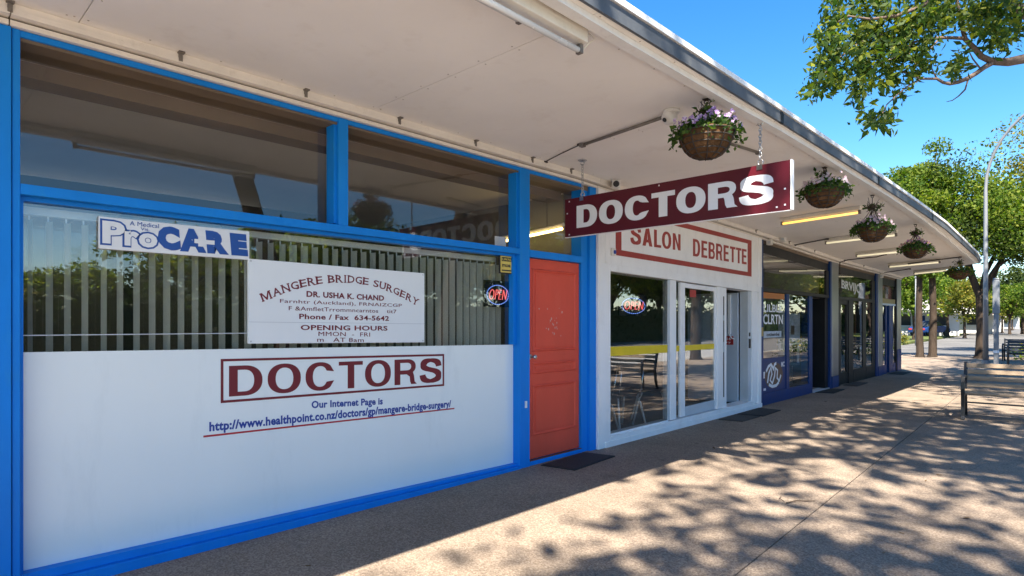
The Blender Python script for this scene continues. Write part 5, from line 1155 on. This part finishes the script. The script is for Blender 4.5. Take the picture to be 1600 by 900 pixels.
# street trees on the far side of the side road, smaller with distance
GB = 'street trees far down the road'
pa = tree(0, 0, 'x', 6.4, 1.9, 2.3, .14, 4200, .24, 'leaf_a', 41, GB, fork=1.9, clumps=38)
pb = tree(0, 0, 'x', 5.6, 1.7, 1.9, .12, 3600, .23, 'leaf_b', 42, GB, fork=1.7, clumps=34)
pc = tree(0, 0, 'x', 8.5, 2.0, 3.0, .18, 4600, .30, 'leaf_c', 43, GB, fork=2.2, clumps=40)
far = [(pb,1507,527,54,'small yellow orange tree across the side road behind the forked tree'),(pa,1480,526,58,'bushy green tree across the side road in front of the white house'),(pa,1428,532,47,'green street tree across the road left of the paired trunks'),
       (pa,1400,533,46,'green street tree just past the corner of the last shop'),(pc,1450,522,66,'dark tall tree behind the street trees on the left'),(pc,1410,520,75,'dark tall tree far behind the corner of the last shop'),
       (pa,1540,522,66,'green tree down the road right of the lamp post'),(pb,1566,520,80,'pale small tree far down the road on its left side'),(pa,1582,517,105,'distant green tree down the road near the right edge'),
       (pb,1592,515,135,'very distant pale tree at the end of the road'),(pc,1520,518,95,'dark tall tree behind the houses in the middle distance'),(pc,1560,516,120,'dark distant tree right of the lamp post'),(pa,1600,514,150,'farthest tree at the right edge of the road'),(pc,1585,515,170,'dark farthest tree closing the road'),(pc,1598,521,72,'dark tree at the right edge behind the far benches'),(pa,1632,520,62,'green tree just outside the right edge beyond the benches'),(pc,1556,519,88,'dark tree seen right beside the lamp post'),(pa,1578,521,70,'leafy green tree right of the short post')]
used = set()
for pr_, px, py, Z, lab in far:
    p = at(px, py, Z); p.z = 0
    if id(pr_) in used: dup(pr_, p, lab, random.uniform(0,6.28))
    else: pr_.location = p; pr_['label'] = lab; used.add(id(pr_))
# trees on the other side of the main road: they show only as reflections in the shop windows
rng = np.random.default_rng(12); yy_ = -3.0; i = 0; TR = MB(); ROW = {'leaf_a': [], 'leaf_b': [], 'leaf_c': []}
for o_, m_ in ((pa,'leaf_a'),(pb,'leaf_b'),(pc,'leaf_c')): o_['mat'] = m_
while yy_ < 112:
    k = lerp_tab([(-3,.60),(7,.60),(9,.85),(14,1.0),(20,1.25),(66,1.7),(112,2.3)], yy_)*rng.uniform(.9,1.12); x = rng.uniform(21.5,24.5) if yy_ < 56 or i % 2 else rng.uniform(9,18)
    src = [pa,pc,pa,pb,pa][i % 5]; f_ = k*(.72 if i % 5 == 1 else 1); a = i*1.1
    for part in src.children:
        n_ = len(part.data.vertices); co = np.empty(n_*3, np.float32); part.data.vertices.foreach_get('co', co); co = co.reshape(-1,3)*[f_*1.15,f_*1.15,f_]
        co = co @ np.array([[math.cos(a),math.sin(a),0],[-math.sin(a),math.cos(a),0],[0,0,1]])+[x,yy_,0]
        if 'crown' in part.name: ROW[src['mat']].append(co.reshape(-1,4,3))
        else: TR.add([tuple(c) for c in co], [tuple(p.vertices) for p in part.data.polygons])
    yy_ += 2.1*max(.8,k)*rng.uniform(.8,1.2); i += 1
for mt_, L_ in ROW.items(): tag(quads('tree_row', np.concatenate(L_), {'leaf_a':'leaf_row'}.get(mt_, mt_), kind='stuff'), 'row of trees across the main road, seen in the window reflections', 'trees')
tag(build('tree_row_trunks', TR, 'bark', kind='stuff'), 'trunks of the tree row across the main road', 'trunks')
hd_ = build('hedge_core', MB().box(21.0,22.0,-6,112,-.1,2.25), 'leaf_c', kind='stuff'); tag(hd_, 'solid box added inside the hedge across the main road to block the sky', 'hedge')  # box added to stop bright sky showing through the leaves
tag(quads('far_hedge', leaves(np.stack([rng.uniform(20.4,22.6,26000), rng.uniform(-6,112,26000), rng.uniform(.0,1.0,26000)**.9*lerp_tab([(0,1),(1,1)],0)*2.6],1), .26, rng, -.2, .5), 'leaf_c', kind='stuff'), 'dark hedge along the far side of the main road', 'hedge')

# ------------------------------------------------------------------ far houses, cars, garden
def house(name, p, w, d, h, rz, label, roof='roof_grey', gable=1.6):
    t = thing(name, (0,0,0), label, 'house', 'houses across the side road')
    mb = MB().box(-w/2,w/2,-d/2,d/2,0,h); mb.prism([(-w/2,h),(w/2,h),(0,h+gable)], 'y', -d/2+.001, d/2-.001); build('wall', mb, 'house_white', t)
    r = MB(); r.add([(-w/2-.3,-d/2-.3,h-.12),(0,-d/2-.3,h+gable+.06),(0,d/2+.3,h+gable+.06),(-w/2-.3,d/2+.3,h-.12)], [(0,1,2,3)]); r.add([(w/2+.3,-d/2-.3,h-.12),(0,-d/2-.3,h+gable+.06),(0,d/2+.3,h+gable+.06),(w/2+.3,d/2+.3,h-.12)], [(0,1,2,3)])
    rf = build('roof', solid(r, (0,0,.1)), roof, t); box('chimney', 'roof_red', rf, w*.2,w*.2+.6,-.3,.3,h+.4,h+gable+.7)
    for i, x in enumerate((-w*.30, w*.16)):
        wf = box('window', 'house_white', t, x-.08, x+1.28, -d/2-.06, -d/2-.001, .95, 2.28); box('pane', 'carglass', wf, x, x+1.2, -d/2-.07, -d/2-.0605, 1.05, 2.2); box('sill', 'house_white', wf, x-.15, x+1.35, -d/2-.14, -d/2-.0705, .86, .945)
    dd = box('door', 'navy', t, -.45, .40, -d/2-.05, -d/2-.0012, 0, 2.05); box('handle', 'metal', dd, .28,.33,-d/2-.09,-d/2-.0502,.95,1.08)
    for x in (-w/2+.1, w/2-.22): box('veranda_post', 'house_white', t, x, x+.12, -d/2-1.5, -d/2-1.38, 0, 2.5)
    box('veranda_roof', roof, t, -w/2-.1, w/2+.1, -d/2-1.6, -d/2-.15, 2.5, 2.6); t.location = p; t.rotation_euler = (0,0,rz); return t
for px, Z, w, d, lab, rz, rf in ((1477,78,7.5,9,'white gabled house seen between the paired trunks and the forked tree',R(20),'roof_grey'),(1502,92,8,9,'white house farther right behind the yellow orange tree',R(16),'roof_red'),(1414,66,7,8,'pale house just past the corner of the last shop',R(30),'roof_grey'),(1545,130,9,9,'distant white house right of the lamp post',R(10),'roof_grey'),(1440,84,8,9,'white house half hidden behind the paired trunks',R(25),'roof_red')):
    p = at(px, 515, Z); p.z = 0; house('house', p, w, d, 3.0, rz, lab, rf)
def car(p, rz, mat, label):
    t = thing('parked_car', (0,0,0), label, 'car', 'cars parked across the side road'); L = 4.3
    prof = [(-2.1,.35),(-2.12,.75),(-1.75,.92),(-1.0,1.0),(.9,1.0),(1.9,.86),(2.12,.65),(2.12,.35)]
    build('body', MB().prism(prof, 'y', -.85, .85), mat, t, bevel=.06)
    build('cabin', MB().add([(-1.75,-.78,.93),(1.05,-.78,1.0),(1.05,.78,1.0),(-1.75,.78,.93),(-1.2,-.62,1.45),(.35,-.62,1.47),(.35,.62,1.47),(-1.2,.62,1.45)], [(0,1,5,4),(1,2,6,5),(2,3,7,6),(3,0,4,7)]), 'carglass', t)
    box('roof', mat, t, -1.22, .36, -.63, .63, 1.452, 1.50, bevel=.02)
    for x in (-1.3,1.3):
        for y in (-.8,.8):
            w_ = build('wheel', MB().prism([(x+.32*math.cos(a), .32+.32*math.sin(a)) for a in [2*math.pi*i/16 for i in range(16)]], 'y', y-.1, y+.1), 'tyre', t)
            build('hub', MB().prism([(x+.18*math.cos(a), .32+.18*math.sin(a)) for a in [2*math.pi*i/12 for i in range(12)]], 'y', y-.106, y+.106), 'metal', w_)
    for y in (-.6,.6): box('headlight', 'tube_off', t, 2.09, 2.125, y-.16, y+.16, .60, .74); box('tail_light', 'red_plate', t, -2.135, -2.09, y-.16, y+.16, .62, .78)
    t.location = p; t.rotation_euler = (0,0,rz); return t
for px, Z, mt, lab, rz in ((1452,60,'navy','blue car parked behind the paired trunks',R(70)),(1530,85,'sign_white','pale car parked far down the road left of the lamp post',R(95))):
    p = at(px, 520, Z); p.z = 0; car(p, rz, M[mt], lab)
p = at(1431, 540, 38); pw = thing('white_pole', (p.x,p.y,0), 'thin white pole on the verge left of the paired trunks', 'pole'); build('pole', MB().tube([(p.x,p.y,-.1),(p.x,p.y,4.2)], [.05,.042], 10), 'galv', pw, smooth=True); build('pole_cap', MB().lathe((p.x,p.y,4.2), [(.09,0),(.09,.05),(.02,.10)], 10, True), 'galv', pw)
p = at(1459, 540, 41); pw = thing('timber_pole', (p.x,p.y,0), 'tall timber power pole behind the paired trunks', 'pole'); build('pole', MB().tube([(p.x,p.y,-.1),(p.x,p.y,7.2)], [.085,.07], 10), 'wood', pw, smooth=True); build('cross_arm', MB().box(p.x-.9,p.x+.9,p.y-.05,p.y+.05,6.6,6.72), 'bark', pw)
gb = MB(); rng = np.random.default_rng(9); n = 1500
gp = np.stack([rng.uniform(1.9,6.4,n), rng.uniform(28.6,30.2,n), rng.uniform(0,1,n)**1.5*.55], 1)
tag(quads('garden_bed', leaves(gp, .10, rng, -.5, .5), 'leaf_a', kind='stuff'), 'low planting at the kerb behind the far benches', 'plants')
gp = np.stack([rng.uniform(2.2,6.4,160), rng.uniform(28.5,30.2,160), rng.uniform(.25,.65,160)], 1)
tag(quads('garden_flowers', leaves(gp, .09, rng, -.2, .9), FL['gold'], kind='stuff'), 'yellow flowers in the kerbside planting', 'flowers')
n = 2600; gp = np.stack([rng.uniform(-14,-4.6,n), np.zeros(n), rng.uniform(0,1,n)**1.3*.8], 1); gp[:,1] = 42.4+4.0*(gp[:,0]+70)/65.2+rng.uniform(.1,1.0,n); gp[:,2] *= .5+.5*np.sin(gp[:,0]*2.1)**2
tag(quads('verge_shrubs', leaves(gp, .16, rng, -.4, .5), 'leaf_b', kind='stuff'), 'low yellow green shrubs along the far verge', 'plants')
n = 16000; Zd = rng.uniform(150,260,n); xx = rng.uniform(1380,1690,n); gp = np.array([tuple(at(a, 515, z_)) for a, z_ in zip(xx, Zd)]); gp[:,2] = rng.uniform(0,1,n)**.8*(7+4*np.sin(xx*.11)*np.cos(xx*.041)+2.5*np.sin(xx*.37))
tag(quads('distant_wood', leaves(gp, 1.3, rng, 0, .7), 'leaf_c', kind='stuff'), 'mass of trees closing the end of the street', 'trees')
for o in list(sc.objects):
    if o.get('label') == 'x': bpy.data.objects.remove(o)
